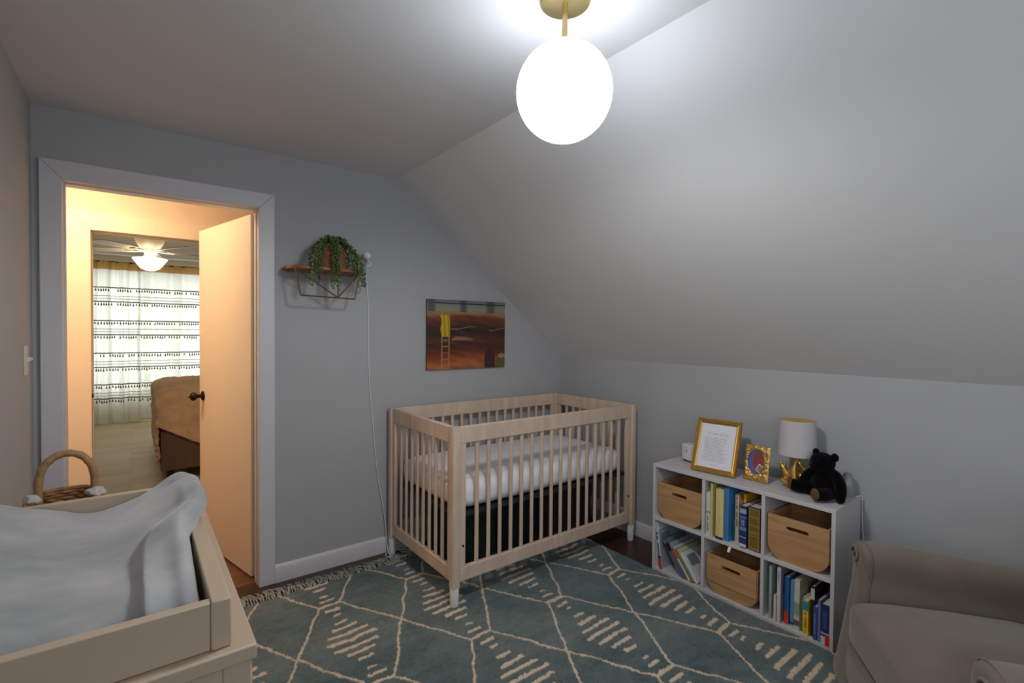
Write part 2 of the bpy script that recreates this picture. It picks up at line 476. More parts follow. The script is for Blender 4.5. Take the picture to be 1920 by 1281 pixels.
# ------------------------------------------------------------------ hall lamp
hlx, hly = -3.0, .5
t = thing('hall_ceiling_light', 'round flush glass lamp on the hall ceiling beyond the doorway', 'ceiling light', (hlx, hly, 2.3))
MB().lathe([(0, 2.3), (.15, 2.3), (.16, 2.29), (.155, 2.28), (0, 2.28)], (hlx, hly, 0), 32).build('base', m_brass, t)
MB().lathe([(.148, 2.281), (.14, 2.25), (.11, 2.225), (.06, 2.21), (0, 2.205)], (hlx, hly, 0), 32).build('shade', emit_mat('hall_lamp_glass', (255, 224, 188), HALL_E), t)

# ------------------------------------------------------------------ bedroom: fan
fx, fy, fz = -2.525, 4.0, 2.41
t = thing('ceiling_fan', 'white ceiling fan with lit bowl lamp in the bedroom beyond the hall', 'ceiling fan', (fx, fy, fz))
m_fan = mat('fan_white_enamel', (238, 234, 228), 0.4)
MB().lathe([(0, 2.41), (.15, 2.41), (.152, 2.385), (.14, 2.35), (.125, 2.30), (.10, 2.265), (.09, 2.25), (0, 2.25)], (fx, fy, 0), 40).build('motor_housing', m_fan, t)
MB().lathe([(0, 2.25), (.055, 2.25), (.055, 2.17), (.07, 2.155), (.07, 2.14), (0, 2.14)], (fx, fy, 0), 32).build('stem', m_fan, t)
MB().lathe([(.155, 2.137), (.163, 2.132), (.15, 2.115), (.12, 2.07), (.09, 2.03), (.05, 2.008), (0, 2.0)], (fx, fy, 0), 40).build('lamp_bowl', emit_mat('fan_bowl_glass', (255, 226, 176), FAN_E), t)
for k in range(5):
    a = math.radians(8 + 72 * k); R = Matrix.Translation((fx, fy, 0)) @ Matrix.Rotation(a, 4, 'Z')
    mb = MB(); mb.T = R @ Matrix.Translation((0, 0, 2.225)) @ Matrix.Rotation(math.radians(12), 4, 'X')
    out = [(.17, -.045), (.3, -.058), (.52, -.068), (.61, -.06), (.635, -.03), (.64, 0), (.635, .03), (.61, .06), (.52, .068), (.3, .058), (.17, .045)]
    mb.prism(out, XY, -.004, .004)
    b = mb.build('blade', m_fan, t)
    mb = MB(); mb.T = R; mb.prism([(.06, -.015), (.15, -.018), (.22, -.035), (.24, 0), (.22, .035), (.15, .018), (.06, .015)], XY, 2.212, 2.219)
    mb.build('blade_arm', m_fan, b)

# ------------------------------------------------------------------ bedroom curtains
m_curt = cloth_mat('tasselled_curtain', (240, 240, 236), 0.55, attr='Col')
m_tassel = mat('tassel_thread', (96, 84, 62), 0.9)
def curtain(x0, x1, zb, ph, label, zoff=0):
    nu, nv = 130, 300
    zt = 2.30
    def P(u, v):
        x = x0 + (x1 - x0) * u; z = zb + (zt - zb) * v
        amp = .036 * (0.6 + .4 * (1 - v))
        y = 6.16 + amp * math.sin(u * (x1 - x0) * 34 + ph + .5 * math.sin(v * 2 + u * 3)) + .012 * math.sin(u * 61 + ph)
        return (x + .006 * math.sin(v * 9 + u * 20), y, z + zoff)
    mb = MB(); mb.grid(P, nu, nv)
    t = thing('curtain', label, 'curtain', ((x0 + x1) / 2, 6.16, zt), 0, 'tasselled curtains in the bedroom')
    o = mb.build('curtain_panel', m_curt, t, weld=False, smooth=180)
    me = o.data; n = len(me.vertices); co = np.empty(n * 3); me.vertices.foreach_get('co', co); z = co.reshape(-1, 3)[:, 2] + zt
    c = np.tile(np.array(lin((232, 232, 222))), (n, 1))
    tan = np.array(lin((176, 140, 84))); line = np.array(lin((70, 62, 46)))
    c[z > 2.19] = tan
    rows = []
    for g in (1.932, 1.464, 1.002, .555):
        for dz, w in ((0, .012), (-.115, .006), (-.158, .006), (-.20, .012)):
            c[np.abs(z - (g + dz)) < w * .6] = line
        rows += [g, g - .20]
    a = me.color_attributes.new('Col', 'FLOAT_COLOR', 'POINT'); a.data.foreach_set('color', c.astype(np.float32).ravel())
    for g in rows:
        mb = MB(); nT = int((x1 - x0) / .03); strip = []
        for i in range(nT):
            u = (i + .5) / nT; p = P(u, (g - zb) / (zt - zb))
            strip += [(p[0], p[1] - .008, g - .004 + zoff), (p[0], p[1] - .008, g + .004 + zoff)]
            if rng.random() < .12: continue
            h = .045 + .012 * rng.random(); w = .011
            yq = p[1] - .008
            mb._add([(p[0], yq, g - .004 + zoff), (p[0] - w, yq, g - h + zoff), (p[0] + w, yq, g - h + zoff), (p[0], yq - .008, g - h + zoff), (p[0], yq + .006, g - h + zoff)], [(0, 1, 3), (0, 3, 2), (0, 2, 4), (0, 4, 1), (1, 4, 2, 3)])
        mb._add(strip, [(2 * i, 2 * i + 2, 2 * i + 3, 2 * i + 1) for i in range(nT - 1)])
        mb.build('tassel_trim', m_tassel, t, smooth=0)
    return t
curtain(-3.30, -2.602, .0, 0.4, 'left tasselled white curtain panel at the bedroom window')
curtain(-2.600, -1.35, .04, 1.7, 'right tasselled white curtain panel at the bedroom window behind the bed')
t = tag(MB().tube([(-3.4, 6.19, 2.3), (-1.2, 6.19, 2.3)], .011, 12).build('curtain_rod', m_bronze), 'dark rod carrying the tasselled bedroom curtains', 'curtain rod')

# ------------------------------------------------------------------ bedroom bed
bx, by = -2.49, 2.42
m_bedbase = mat('taupe_brown_upholstery', (112, 96, 88), 0.85, var=.06, vscale=30, bump=.2, bscale=400)
m_sheet = mat('cream_sheet', (214, 200, 180), 0.85)
t = thing('bed', 'bed with taupe upholstered base seen through the hall doorway', 'bed', (bx + .7, by, 0))
mb = MB(); mb.box(bx, bx + .32, by, by + .05, .10, .46); mb.box(bx + .323, bx + 1.4, by, by + .05, .10, .46)
mb.box(bx, bx + 1.4, by + .05, by + 2.0, .12, .46)
mb.build('base', m_bedbase, t, bevel=.012, weld=False)
MB().box(bx + .01, bx + 1.39, by + .01, by + 1.99, .465, .72).build('mattress', m_sheet, t, bevel=.05, bseg=4)
for x in (bx + .05, bx + 1.3):
    for y in (by + .06, by + 1.9):
        MB().box(x, x + .05, y, y + .05, 0, .12).build('leg', m_bronze, t, bevel=.003)
m_blanket = mat('tan_crinkled_blanket', (230, 204, 174), 0.9, var=.12, vscale=14, bump=.3, bscale=120, sheen=.3)
def blanket(u, v):
    # u across (left drop to right), v from front drop to the back
    s = -.52 + u * 1.75
    tmin = -.24 - .62 * max(0, s + .05)
    tmin = max(tmin, -.66)
    tt = tmin + v * (1.35 - tmin)
    rr = .075
    def fold(q):
        if q >= rr: return q, 0.0
        a = (rr - q) / rr
        if a < PI / 2: return rr - rr * math.sin(a), rr - rr * math.cos(a)
        return 0.0, rr + (a - PI / 2) * rr
    X, dz1 = fold(s); Y, dz2 = fold(tt)
    d = math.hypot(dz1, dz2) if (dz1 and dz2) else dz1 + dz2
    n = mn.noise(Vector((s * 7, tt * 7, 2))) * .016 + mn.noise(Vector((s * 19, tt * 15, 5))) * .012 + mn.noise(Vector((s * 45, tt * 38, 9))) * .007
    z = .80 - d + n + .02 * math.sin(min(1, max(0, s)) * PI)
    k = .022 + n * .8
    return (bx - k + X, by - k + Y, max(z, .12))
mb = MB(); mb.grid(blanket, 90, 90)
o = mb.build('blanket', m_blanket, weld=False, smooth=180)
so = o.modifiers.new('thick', 'SOLIDIFY'); so.thickness = .012; so.offset = 1
tag(o, 'crinkled tan blanket draped over the end of the bedroom bed', 'blanket')
# ================================================================== CRIB
m_crib = wood_mat('washed_birch_wood', (206, 180, 158), (220, 198, 178), 0.5, axis=(6, 6, 1), scale=3)
m_cribfoot = mat('white_crib_foot', (224, 222, 220), 0.4)
m_frame = mat('dark_mattress_support', (40, 42, 44), 0.6)
cxR, cyB, cL, cW, cH = -.0997, -.0572, 1.33, .7285, .8892
cxL, cyF = cxR - cL, cyB - cW
t = thing('crib', 'washed birch wooden baby crib with white feet in the corner under the sloped ceiling', 'crib', ((cxL + cxR) / 2, (cyF + cyB) / 2, 0))
hp = .0225
for x in (cxL, cxR):
    for y in (cyF, cyB):
        mb = MB(); mb.prism(rrect(x - hp, x + hp, y - hp, y + hp, .01), XY, .105, cH)
        p = mb.build('post', m_crib, t)
        MB().lathe([(.0195, 0), (.021, .005), (.0232, .103), (.021, .106)], (x, y, 0), 24).build('foot', m_cribfoot, p)
RT, RB = (.805, .888), (.125, .195)
def side_x(y):      # long side
    for z0, z1, nm in ((RT[0], RT[1], 'top_rail'), (RB[0], RB[1], 'bottom_rail')):
        MB().box(cxL + hp, cxR - hp, y - .013, y + .013, z0, z1).build(nm, m_crib, t, bevel=.004)
    for x in (cxL + hp, cxR - hp - .032):
        MB().box(x, x + .032, y - .0125, y + .0125, RB[1], RT[0]).build('stile', m_crib, t, bevel=.002)
    a, b = cxL + hp + .032, cxR - hp - .032; n = 16
    for i in range(n):
        x = a + (b - a) * (i + 1) / (n + 1)
        mb = MB(); mb.prism(rrect(x - .0105, x + .0105, y - .0075, y + .0075, .006, 3), XY, RB[1] - .002, RT[0] + .002)
        mb.build('slat', m_crib, t)
def side_y(x):      # short end
    for z0, z1, nm in ((RT[0], RT[1], 'top_rail'), (RB[0], RB[1], 'bottom_rail')):
        MB().box(x - .013, x + .013, cyF + hp, cyB - hp, z0, z1).build(nm, m_crib, t, bevel=.004)
    for y in (cyF + hp, cyB - hp - .03):
        MB().box(x - .0125, x + .0125, y, y + .03, RB[1], RT[0]).build('stile', m_crib, t, bevel=.002)
    a, b = cyF + hp + .03, cyB - hp - .03; n = 8
    for i in range(n):
        y = a + (b - a) * (i + 1) / (n + 1)
        mb = MB(); mb.prism(rrect(x - .0075, x + .0075, y - .0105, y + .0105, .006, 3), XY, RB[1] - .002, RT[0] + .002)
        mb.build('slat', m_crib, t)
side_x(cyF); side_x(cyB); side_y(cxL); side_y(cxR)
mb = MB(); mb.box(cxL + .03, cxR - .03, cyF + .03, cyB - .03, .425, .445)
for k in range(9):
    x = cxL + .1 + k * .14; mb.tube([(x, cyF + .03, .448), (x, cyB - .03, .448)], .004, 6)
mb.build('mattress_support', m_frame, t, smooth=0, weld=False)
for x, y, z in ((cxL, cyF, .3), (cxR, cyF, .3), (cxL, cyB, .3), (cxL, cyB, .78)):
    sy = 1 if y == cyB else 0
    MB().lathe([(.006, 0), (.006, .003), (0, .003)], (x + (.04 if x == cxL else -.04), y - .015 if not sy else y - .03, z), 10, 'y').build('bolt', m_bronze, t)
# mattress: soft rounded slab with faint quilting
m_matt = mat('white_crib_sheet', (236, 234, 236), 0.85, var=.01, bump=.15, bscale=500)
def rounded_slab(x0, x1, y0, y1, z0, z1, r, rv, nu=140, crown=.012, wob=.003):
    pl = rrect(x0, x1, y0, y1, r, 10); cx, cy = (x0 + x1) / 2, (y0 + y1) / 2
    # densify outline
    dense = []
    for i in range(len(pl)):
        a, b = pl[i], pl[(i + 1) % len(pl)]; L = math.hypot(b[0] - a[0], b[1] - a[1]); k = max(1, int(L / .03))
        dense += [(a[0] + (b[0] - a[0]) * q / k, a[1] + (b[1] - a[1]) * q / k) for q in range(k)]
    prof = []
    for k in range(7): a = -PI / 2 + PI / 2 * k / 6; prof.append((rv - rv * math.cos(a), z0 + rv + rv * math.sin(a)))
    for k in range(1, 7): prof.append((0, z0 + rv + (z1 - z0 - 2 * rv) * k / 7))
    for k in range(7): a = PI / 2 * k / 6; prof.append((rv - rv * math.cos(a), z1 - rv + rv * math.sin(a)))
    rings = []
    def inset(d):
        out = []
        for (x, y) in dense:
            sx = 1 - d / ((x1 - x0) / 2); sy = 1 - d / ((y1 - y0) / 2)
            out.append((cx + (x - cx) * sx, cy + (y - cy) * sy))
        return out
    for d, z in prof: rings.append([(x, y, z) for x, y in inset(d)])
    W = (y1 - y0) / 2
    for q in (.12, .25, .4, .6, .8, .97):
        d = rv + (W - rv) * q; rings.append([(x, y, z1 + crown * math.sin(q * PI / 2)) for x, y in inset(d)])
    mb = MB(); n = len(dense); vs = []
    for rg in rings:
        for p in rg:
            v = Vector(p); k = wob * mn.noise(v * 14) + wob * .5 * mn.noise(v * 40)
            vs.append((p[0] + k, p[1] + k * .7, p[2] + k))
    fs = [(i * n + k, i * n + (k + 1) % n, (i + 1) * n + (k + 1) % n, (i + 1) * n + k) for i in range(len(rings) - 1) for k in range(n)]
    fs.append(tuple(range(n - 1, -1, -1))); fs.append(tuple((len(rings) - 1) * n + k for k in range(n)))
    return mb._add(vs, fs)
mb = rounded_slab(cxL + .028, cxR - .028, cyF + .026, cyB - .026, .452, .595, .09, .055)
o = mb.build('crib_mattress', m_matt, smooth=70)
tag(o, 'thick white crib mattress with fitted sheet inside the wooden crib', 'mattress')

# things stowed under the crib
def stow(name, label, x0, x1, y0, y1, h, m, cat):
    mb = MB(); nz = 14
    ol = rrect(x0, x1, y0, y1, .04, 6); k = len(ol); vs = []
    cx, cy = (x0 + x1) / 2, (y0 + y1) / 2
    for j in range(nz + 3):
        q = min(1, j / nz); z = .016 + (h - .016) * q; sc = 1 - .05 * math.sin(q * PI) if j <= nz else (1, .7, .02)[j - nz]
        for i, (x, y) in enumerate(ol):
            w = .008 * mn.noise(Vector((x * 9, y * 9, z * 9)))
            vs.append((cx + (x - cx) * sc + w, cy + (y - cy) * sc + w, z + (.006 if j > nz else 0)))
    mb._add(vs, [(j * k + i, j * k + (i + 1) % k, (j + 1) * k + (i + 1) % k, (j + 1) * k + i) for j in range(nz + 2) for i in range(k)] + [tuple(range(k - 1, -1, -1))])
    return tag(mb.build(name, m, smooth=60), label, cat)
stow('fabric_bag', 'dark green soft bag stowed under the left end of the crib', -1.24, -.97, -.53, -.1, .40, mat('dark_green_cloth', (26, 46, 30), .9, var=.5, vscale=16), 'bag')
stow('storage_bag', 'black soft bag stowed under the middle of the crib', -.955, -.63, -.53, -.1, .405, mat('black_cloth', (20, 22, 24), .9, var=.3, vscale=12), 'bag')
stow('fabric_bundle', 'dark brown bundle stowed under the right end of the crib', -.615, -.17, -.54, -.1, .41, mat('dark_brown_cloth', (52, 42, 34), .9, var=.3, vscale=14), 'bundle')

# ================================================================== RUG
RX0, RX1, RY0, RY1 = -2.49, -.332, -3.25, -.19
st = .0055
nx = int((RX1 - RX0) / st) + 1; ny = int((RY1 - RY0) / st) + 1
xs = np.linspace(RX0, RX1, nx); ys = np.linspace(RY0, RY1, ny)
Xg, Yg = np.meshgrid(xs, ys)
def vnoise(sx, sy, seed, nx=nx, ny=ny):
    # smooth value noise on the rug's own grid, cell sizes in metres
    r = np.random.default_rng(seed)
    gx = (Xg - RX0) / sx; gy = (Yg - RY0) / sy
    ix = gx.astype(int); iy = gy.astype(int); fx = gx - ix; fy = gy - iy
    fx = fx * fx * (3 - 2 * fx); fy = fy * fy * (3 - 2 * fy)
    G = r.random((iy.max() + 2, ix.max() + 2))
    return (G[iy, ix] * (1 - fx) + G[iy, ix + 1] * fx) * (1 - fy) + (G[iy + 1, ix] * (1 - fx) + G[iy + 1, ix + 1] * fx) * fy
wx = (vnoise(.07, .07, 1) - .5) * .014 + (vnoise(.012, .012, 2) - .5) * .006
wy = (vnoise(.07, .07, 3) - .5) * .012 + (vnoise(.012, .012, 4) - .5) * .006
SXP, SYP = .4585, .645
Xp = Xg + wx + 1.915; ci = np.floor((Xp + SXP / 2) / SXP)
Yp = Yg + wy + .425 - .014 * (Xg + 1.915) / SXP
fxx = np.abs(np.mod(Xp + SXP / 2, SXP) - SXP / 2)
fyy = np.abs(np.mod(Yp + SYP / 2, SYP) - SYP / 2)
ax, ay, bx_, by_ = .05, 0.0, SXP / 2, SYP / 2
tt = np.clip(((fxx - ax) * (bx_ - ax) + (fyy - ay) * (by_ - ay)) / ((bx_ - ax) ** 2 + (by_ - ay) ** 2), 0, 1)
dl = np.hypot(fxx - ax - tt * (bx_ - ax), fyy - ay - tt * (by_ - ay))
cream = dl < .0052
for off, hw, ht in ((0, .055, .009), (.05, .036, .0085), (.098, .019, .0075)):
    cream |= (np.abs(fyy - off) < ht) & (fxx < hw)
dD = np.abs(fyy - SYP / 2)
for off, hw, ht in ((0, .112, .0095), (.05, .092, .0095), (.102, .06, .0095), (.153, .034, .0085)):
    cream |= (np.abs(dD - off) < ht) & (fxx < hw)
pile = rng.random(Xg.shape)
big = vnoise(.35, .25, 11); mid = vnoise(.07, .045, 12); fine = vnoise(.018, .014, 13)
base_a = np.array(lin((66, 85, 88))[:3]); base_b = np.array(lin((118, 129, 126))[:3])
k = np.clip(.06 + .42 * big + .34 * mid + .26 * fine - .12 + .3 * (pile - .5), 0, 1)[..., None]
rc = base_a * (1 - k) + base_b * k
cc = np.array(lin((214, 192, 166))[:3]) * (1 + .22 * (pile - .5) + .12 * (fine - .5))[..., None]
rc = np.where(cream[..., None], cc, rc)
edge = np.minimum.reduce([Xg - RX0, RX1 - Xg, Yg - RY0, RY1 - Yg])
Zg = .009 + .0035 * pile + .004 * fine + .002 * mid + .002 * cream
Zg = np.where(edge < .004, .0005, Zg)
me = bpy.data.meshes.new('rug')
verts = np.stack([Xg - (-1.41), Yg - (-1.72), Zg], -1).reshape(-1, 3).astype(np.float32)
idx = np.arange(nx * ny).reshape(ny, nx)
quads = np.stack([idx[:-1, :-1], idx[:-1, 1:], idx[1:, 1:], idx[1:, :-1]], -1).reshape(-1, 4)
nf = len(quads)
me.vertices.add(len(verts)); me.vertices.foreach_set('co', verts.ravel())
me.loops.add(nf * 4); me.loops.foreach_set('vertex_index', quads.ravel().astype(np.int32))
me.polygons.add(nf); me.polygons.foreach_set('loop_start', (np.arange(nf) * 4).astype(np.int32))
me.update(calc_edges=True)
me.polygons.foreach_set('use_smooth', [True] * nf)
at = me.color_attributes.new('Col', 'FLOAT_COLOR', 'POINT')
at.data.foreach_set('color', np.concatenate([rc.reshape(-1, 3), np.ones((nx * ny, 1))], 1).astype(np.float32).ravel())
m_rug = mat('teal_tufted_wool', (80, 100, 102), 0.95, attr='Col', bump=.6, bscale=420, sheen=.25, spec=.1)
me.materials.append(m_rug)
rug = bpy.data.objects.new('rug', me); COL.objects.link(rug); rug.location = (-1.41, -1.72, 0)
tag(rug, 'teal tufted rug with cream trellis lines and striped diamonds on the floor', 'rug')
m_fringe = mat('grey_teal_fringe_yarn', (164, 168, 158), 0.95, var=.25, vscale=60)
mb = MB()
x = RX0 + .004
while x < RX1:
    for q in range(3):
        dx = rng.normal(0, .012); L = .075 + rng.random() * .045; b = rng.normal(0, .012)
        pts = [(x + rng.normal(0, .003), RY1 - .004, .007), (x + dx * .4 + b * .3, RY1 + L * .35, .013 + .009 * rng.random()), (x + dx * .8 + b, RY1 + L * .7, .006 + .010 * rng.random()), (x + dx * 1.3 + b * .4, RY1 + L, .0035)]
        mb.tube(smooth_open(pts, 3), .0023, 4)
    x += .0135
fo = mb.build('fringe', m_fringe, rug, smooth=80, weld=False); fo['kind'] = 'stuff'

# ================================================================== CUBE BOOKCASE
SX, SY0, SL, SH, SXB = -.3214, -1.1192, .9199, .6114, -.03
t = thing('cube_bookcase', 'white six cube bookcase against the low wall beside the crib', 'bookcase', (-.18, SY0 - SL / 2, 0))
pt = .016
MB().box(SX, SXB, SY0 - SL, SY0, SH - .018, SH).build('top_panel', m_white, t, bevel=.0015)
MB().box(SX, SXB, SY0 - SL + pt, SY0 - pt, .0, .022).build('bottom_panel', m_white, t, bevel=.0015)
for y in (SY0 - pt, SY0 - SL): MB().box(SX, SXB, y, y + pt, 0, SH - .018).build('side_panel', m_white, t, bevel=.0015)
DV = (-1.4305, -1.7370)
for y in DV: MB().box(SX + .001, SXB - .005, y - pt / 2, y + pt / 2, .022, SH - .018).build('divider', m_white, t, bevel=.0015)
cells = ((SY0 - pt, DV[0] + pt / 2), (DV[0] - pt / 2, DV[1] + pt / 2), (DV[1] - pt / 2, SY0 - SL + pt))
MZ0, MZ1 = .292, .310
for a, b in cells: MB().box(SX + .001, SXB - .005, b, a, MZ0, MZ1).build('shelf', m_white, t, bevel=.0015)
MB().box(SXB - .005, SXB - .001, SY0 - SL + pt, SY0 - pt, .022, SH - .018).build('back_panel', m_white, t, smooth=0)

# ---- wooden bins
m_ply = wood_mat('light_ply_wood', (176, 132, 88), (200, 158, 112), 0.5, axis=(1, 1.2, 9), scale=3.2)
m_ply2 = wood_mat('ply_wood_inside', (150, 108, 70), (170, 126, 84), 0.6, axis=(1, 1.2, 9), scale=3.2)
def bin_(y0, y1, z0, z1, xf, label, crease=False, depth=.235):
    # y0 > y1 ; front panel at xf
    t = thing('storage_bin', label, 'storage bin', (xf + depth / 2, (y0 + y1) / 2, z0), 0, 'wooden bins in the cube bookcase')
    r = .074; th = .009
    def outline(d):
        a, b = y1 + d, y0 - d; zb = z0 + d; rr = r - d; out = [(a, z1)]
        for k in range(9): q = PI + PI / 2 * k / 8; out.append((a + rr + rr * math.cos(q), zb + rr + rr * math.sin(q)))
        for k in range(9): q = 1.5 * PI + PI / 2 * k / 8; out.append((b - rr + rr * math.cos(q), zb + rr + rr * math.sin(q)))
        out.append((b, z1)); return out
    o, i = outline(0), outline(th)
    # bent shell between front and back
    mb = MB(); n = len(o); vs = []
    for x in (xf + th, xf + depth - th):
        vs += [(x, p[0], p[1]) for p in o] + [(x, p[0], p[1]) for p in i]
    fs = []
    for k in range(n - 1):
        fs += [(k, k + 1, 2 * n + k + 1, 2 * n + k), (n + k, 3 * n + k, 3 * n + k + 1, n + k + 1), (k, n + k, n + k + 1, k + 1), (2 * n + k, 2 * n + k + 1, 3 * n + k + 1, 3 * n + k)]
    fs += [(0, 2 * n, 3 * n, n), (n - 1, 2 * n - 1, 4 * n - 1, 3 * n - 1)]
    mb._add(vs, fs); mb.build('shell', [m_ply], t)
    for nm, xa, xb, hole in (('front_panel', xf, xf + th, True), ('back_panel', xf + depth - th, xf + depth, False)):
        mb = MB()
        if hole:
            yc = (y0 + y1) / 2; zc = z1 - .045; hw, hh = .047, .0085
            slot = rrect(yc - hw, yc + hw, zc - hh, zc + hh, hh * .98, 5)
            # ring of faces between outline and slot: split into columns
            bm = bmesh.new()
            ov = [bm.verts.new((xa, p[0], p[1])) for p in o]; sv = [bm.verts.new((xa, p[0], p[1])) for p in slot]
            es = [bm.edges.new((ov[k], ov[(k + 1) % n])) for k in range(n)] + [bm.edges.new((sv[k], sv[(k + 1) % len(sv)])) for k in range(len(sv))]
            bmesh.ops.triangle_fill(bm, edges=es, use_beauty=True)
            g = bmesh.ops.extrude_face_region(bm, geom=bm.faces[:])
            bmesh.ops.translate(bm, verts=[v for v in g['geom'] if isinstance(v, bmesh.types.BMVert)], vec=(xb - xa, 0, 0))
            bm.verts.index_update()
            mb._add([tuple(v.co) for v in bm.verts], [tuple(v.index for v in f.verts) for f in bm.faces]); bm.free()
        else:
            mb.prism(o, YZ, xa, xb)
        mb.build(nm, m_ply, t, smooth=20)
    if crease:
        mb = MB(); zc = z0 + .057
        mb.prism([(xf - .004, zc + .004), (xf - .004, z1 - .0005), (xf, z1 - .0005), (xf, zc - .002)], lambda a, b, d: (a, d, b), y1 + .006, y0 - .006)
        # keep the handle slot free: the raised board has its own slot strip above and below
        mb2 = MB(); yc = (y0 + y1) / 2
        for (ya, yb, za, zb) in ((y1 + .004, y0 - .004, zc, z1 - .056), (y1 + .004, y0 - .004, z1 - .034, z1), (y1 + .004, yc - .048, z1 - .056, z1 - .034), (yc + .048, y0 - .004, z1 - .056, z1 - .034)):
            mb2.box(xf - .006, xf, ya, yb, za, zb)
        mb2.build('raised_board', m_ply, t, smooth=0)
    return t
bin_(-1.143, -1.414, MZ1, .508, -.306, 'wooden bin in the upper cube nearest the crib')
bin_(-1.447, -1.712, .022, .213, -.306, 'wooden bin in the lower middle cube with a raised board across its front', crease=True)
bin_(-1.754, -2.012, MZ1, .513, -.306, 'wooden bin in the upper cube nearest the armchair')

# ---- books
_mc = {}
def cm(c, rough=.5):
    k = (tuple(c), rough)
    if k not in _mc: _mc[k] = mat('book_cover_%d_%d_%d' % tuple(c), c, rough, var=.05, vscale=25)
    return _mc[k]
m_pages = mat('book_pages', (222, 212, 190), 0.8, var=.08, vscale=3, stretch=(1, 300, 1))
BG = 'books in the white cube bookcase'
def book(label, xf, yl, thick, h, z, cover, depth=.16, lean=0.0, bands=(), marks=None, spine=None, art=None):
    """xf: x of the spine, yl: y of its left lower corner; bands: (z0,z1,colour) fractions on the spine"""
    t = thing('book', label, 'book', (xf, yl, z), 0, BG)
    R = Matrix.Translation((xf, yl, z)) @ Matrix.Rotation(-lean, 4, 'X')
    c = cm(cover); bt = min(.0022, thick * .16)
    T = thick
    mb = MB(); mb.T = R
    mb.box(0, depth, -bt, 0, 0, h); mb.box(0, depth, -T, -T + bt, 0, h)
    n = 6; sp = []
    for k in range(n + 1):
        a = k / n; sp.append((-.0025 * math.sin(PI * a), -T * a))
    poly = sp + [(bt, -T), (bt, 0)]
    mb.prism(poly, lambda a, b, d: (a, b, d), 0, h)
    mb.build('cover', cm(spine) if spine else c, t, weld=False, smooth=30)
    mb = MB(); mb.T = R; mb.box(bt + .0002, depth - .004, -T + bt, -bt, .0025, h - .003); mb.build('pages', m_pages, t, smooth=0)
    for (a, b, col) in bands:
        mb = MB(); mb.T = R; mb.box(-.0034, -.0004, -T * .97, -T * .03, h * a, h * b); mb.build('spine_band', cm(col), t, smooth=0)
    if art:
        mb = MB(); mb.T = R; mb.box(.004, depth - .004, -T - .0006, -T + .0002, .004, h - .004); mb.build('cover_print', cm(art[0]), t, smooth=0)
        mb = MB(); mb.T = R; mb.box(depth * .12, depth * .5, -T - .0011, -T - .0004, h * .50, h * .86); mb.build('cover_picture', cm(art[1]), t, smooth=0)
    if marks:
        mb = MB(); mb.T = R; col, a, b, w = marks; r = random.Random(int(abs(yl) * 9999))
        q = a
        while q < b:
            s = r.uniform(.012, .03)
            if r.random() < .85: mb.box(-.0042, -.0030, -T * (.5 + w / 2) + r.uniform(0, T * .08), -T * (.5 - w / 2) - r.uniform(0, T * .08), h * q, h * min(b, q + s))
            q += s + r.uniform(.008, .02)
        mb.build('spine_lettering', cm(col), t, smooth=0, weld=False)
    return t
z = MZ1
book('slim white book with grey lettering, leftmost in the upper middle cube', -.313, -1.4435, .0235, .222, z, (216, 212, 208), bands=((.52, .57, (170, 165, 165)),), marks=((120, 118, 120), .1, .46, .35))
book('thin yellow green book beside the slim white one in the upper middle cube', -.3185, -1.4700, .0135, .272, z, (206, 200, 120), depth=.2)
book('thin grey blue book with a brown foot between the two pale yellow ones', -.292, -1.4855, .011, .262, z, (86, 104, 130), bands=((0, .22, (92, 62, 34)),), depth=.2)
book('thick pale yellow book with a dark star at its foot in the upper middle cube', -.316, -1.4985, .0415, .254, z, (222, 206, 138), depth=.2, bands=((0, .05, (46, 46, 92)),), marks=((190, 172, 100), .3, .9, .08))
book('sky blue tall book in the upper middle cube', -.310, -1.5420, .0225, .266, z, (64, 132, 196), depth=.24, marks=((40, 96, 150), .08, .9, .12))
book('small teal board book tucked behind the sky blue one', -.276, -1.5665, .011, .098, z, (22, 96, 96), depth=.12)
book('cream book with colourful letters on its spine in the upper middle cube', -.276, -1.5795, .020, .238, z, (214, 200, 172), depth=.2, marks=((150, 96, 80), .3, .98, .45))
book('thin orange book with a red head in the upper middle cube', -.262, -1.6005, .011, .240, z, (206, 112, 60), depth=.2, bands=((.9, 1, (190, 52, 40)),))
book('thin bright yellow book behind the navy one in the upper middle cube', -.258, -1.6125, .0115, .244, z, (228, 196, 52), depth=.2)
book('thick navy book with pale blue stripes in the upper middle cube', -.3185, -1.6255, .034, .206, z, (42, 52, 104), depth=.2,
     bands=((.82, .93, (150, 170, 200)), (.70, .76, (84, 118, 170)), (.42, .5, (96, 140, 190)), (.25, .27, (170, 180, 200)), (.03, .1, (210, 216, 226))), marks=((140, 150, 190), .53, .68, .6))
book('fat book with a gold patterned spine, rightmost in the upper middle cube', -.312, -1.6660, .056, .212, z, (44, 54, 118), depth=.2, spine=(44, 54, 118), bands=((.02, .97, (150, 122, 52)),), marks=((108, 86, 34), .05, .95, .8))
z = .022
book('thin pale white book upright at the left end of the lower left cube', -.305, -1.1370, .0085, .255, z, (206, 212, 214))
book('white magazine with bold black lettering and a red foot in the lower left cube', -.316, -1.1690, .0155, .222, z, (216, 214, 216), lean=math.radians(8), depth=.21, art=((150, 160, 168), (104, 116, 126)), bands=((0, .27, (206, 52, 36)), (.27, .33, (40, 36, 60))), marks=((44, 40, 48), .36, .92, .75))
book('thin slate leaning book, leftmost of the leaning books in the lower left cube', -.308, -1.2980, .011, .205, z, (104, 114, 132), lean=math.radians(36), depth=.2)
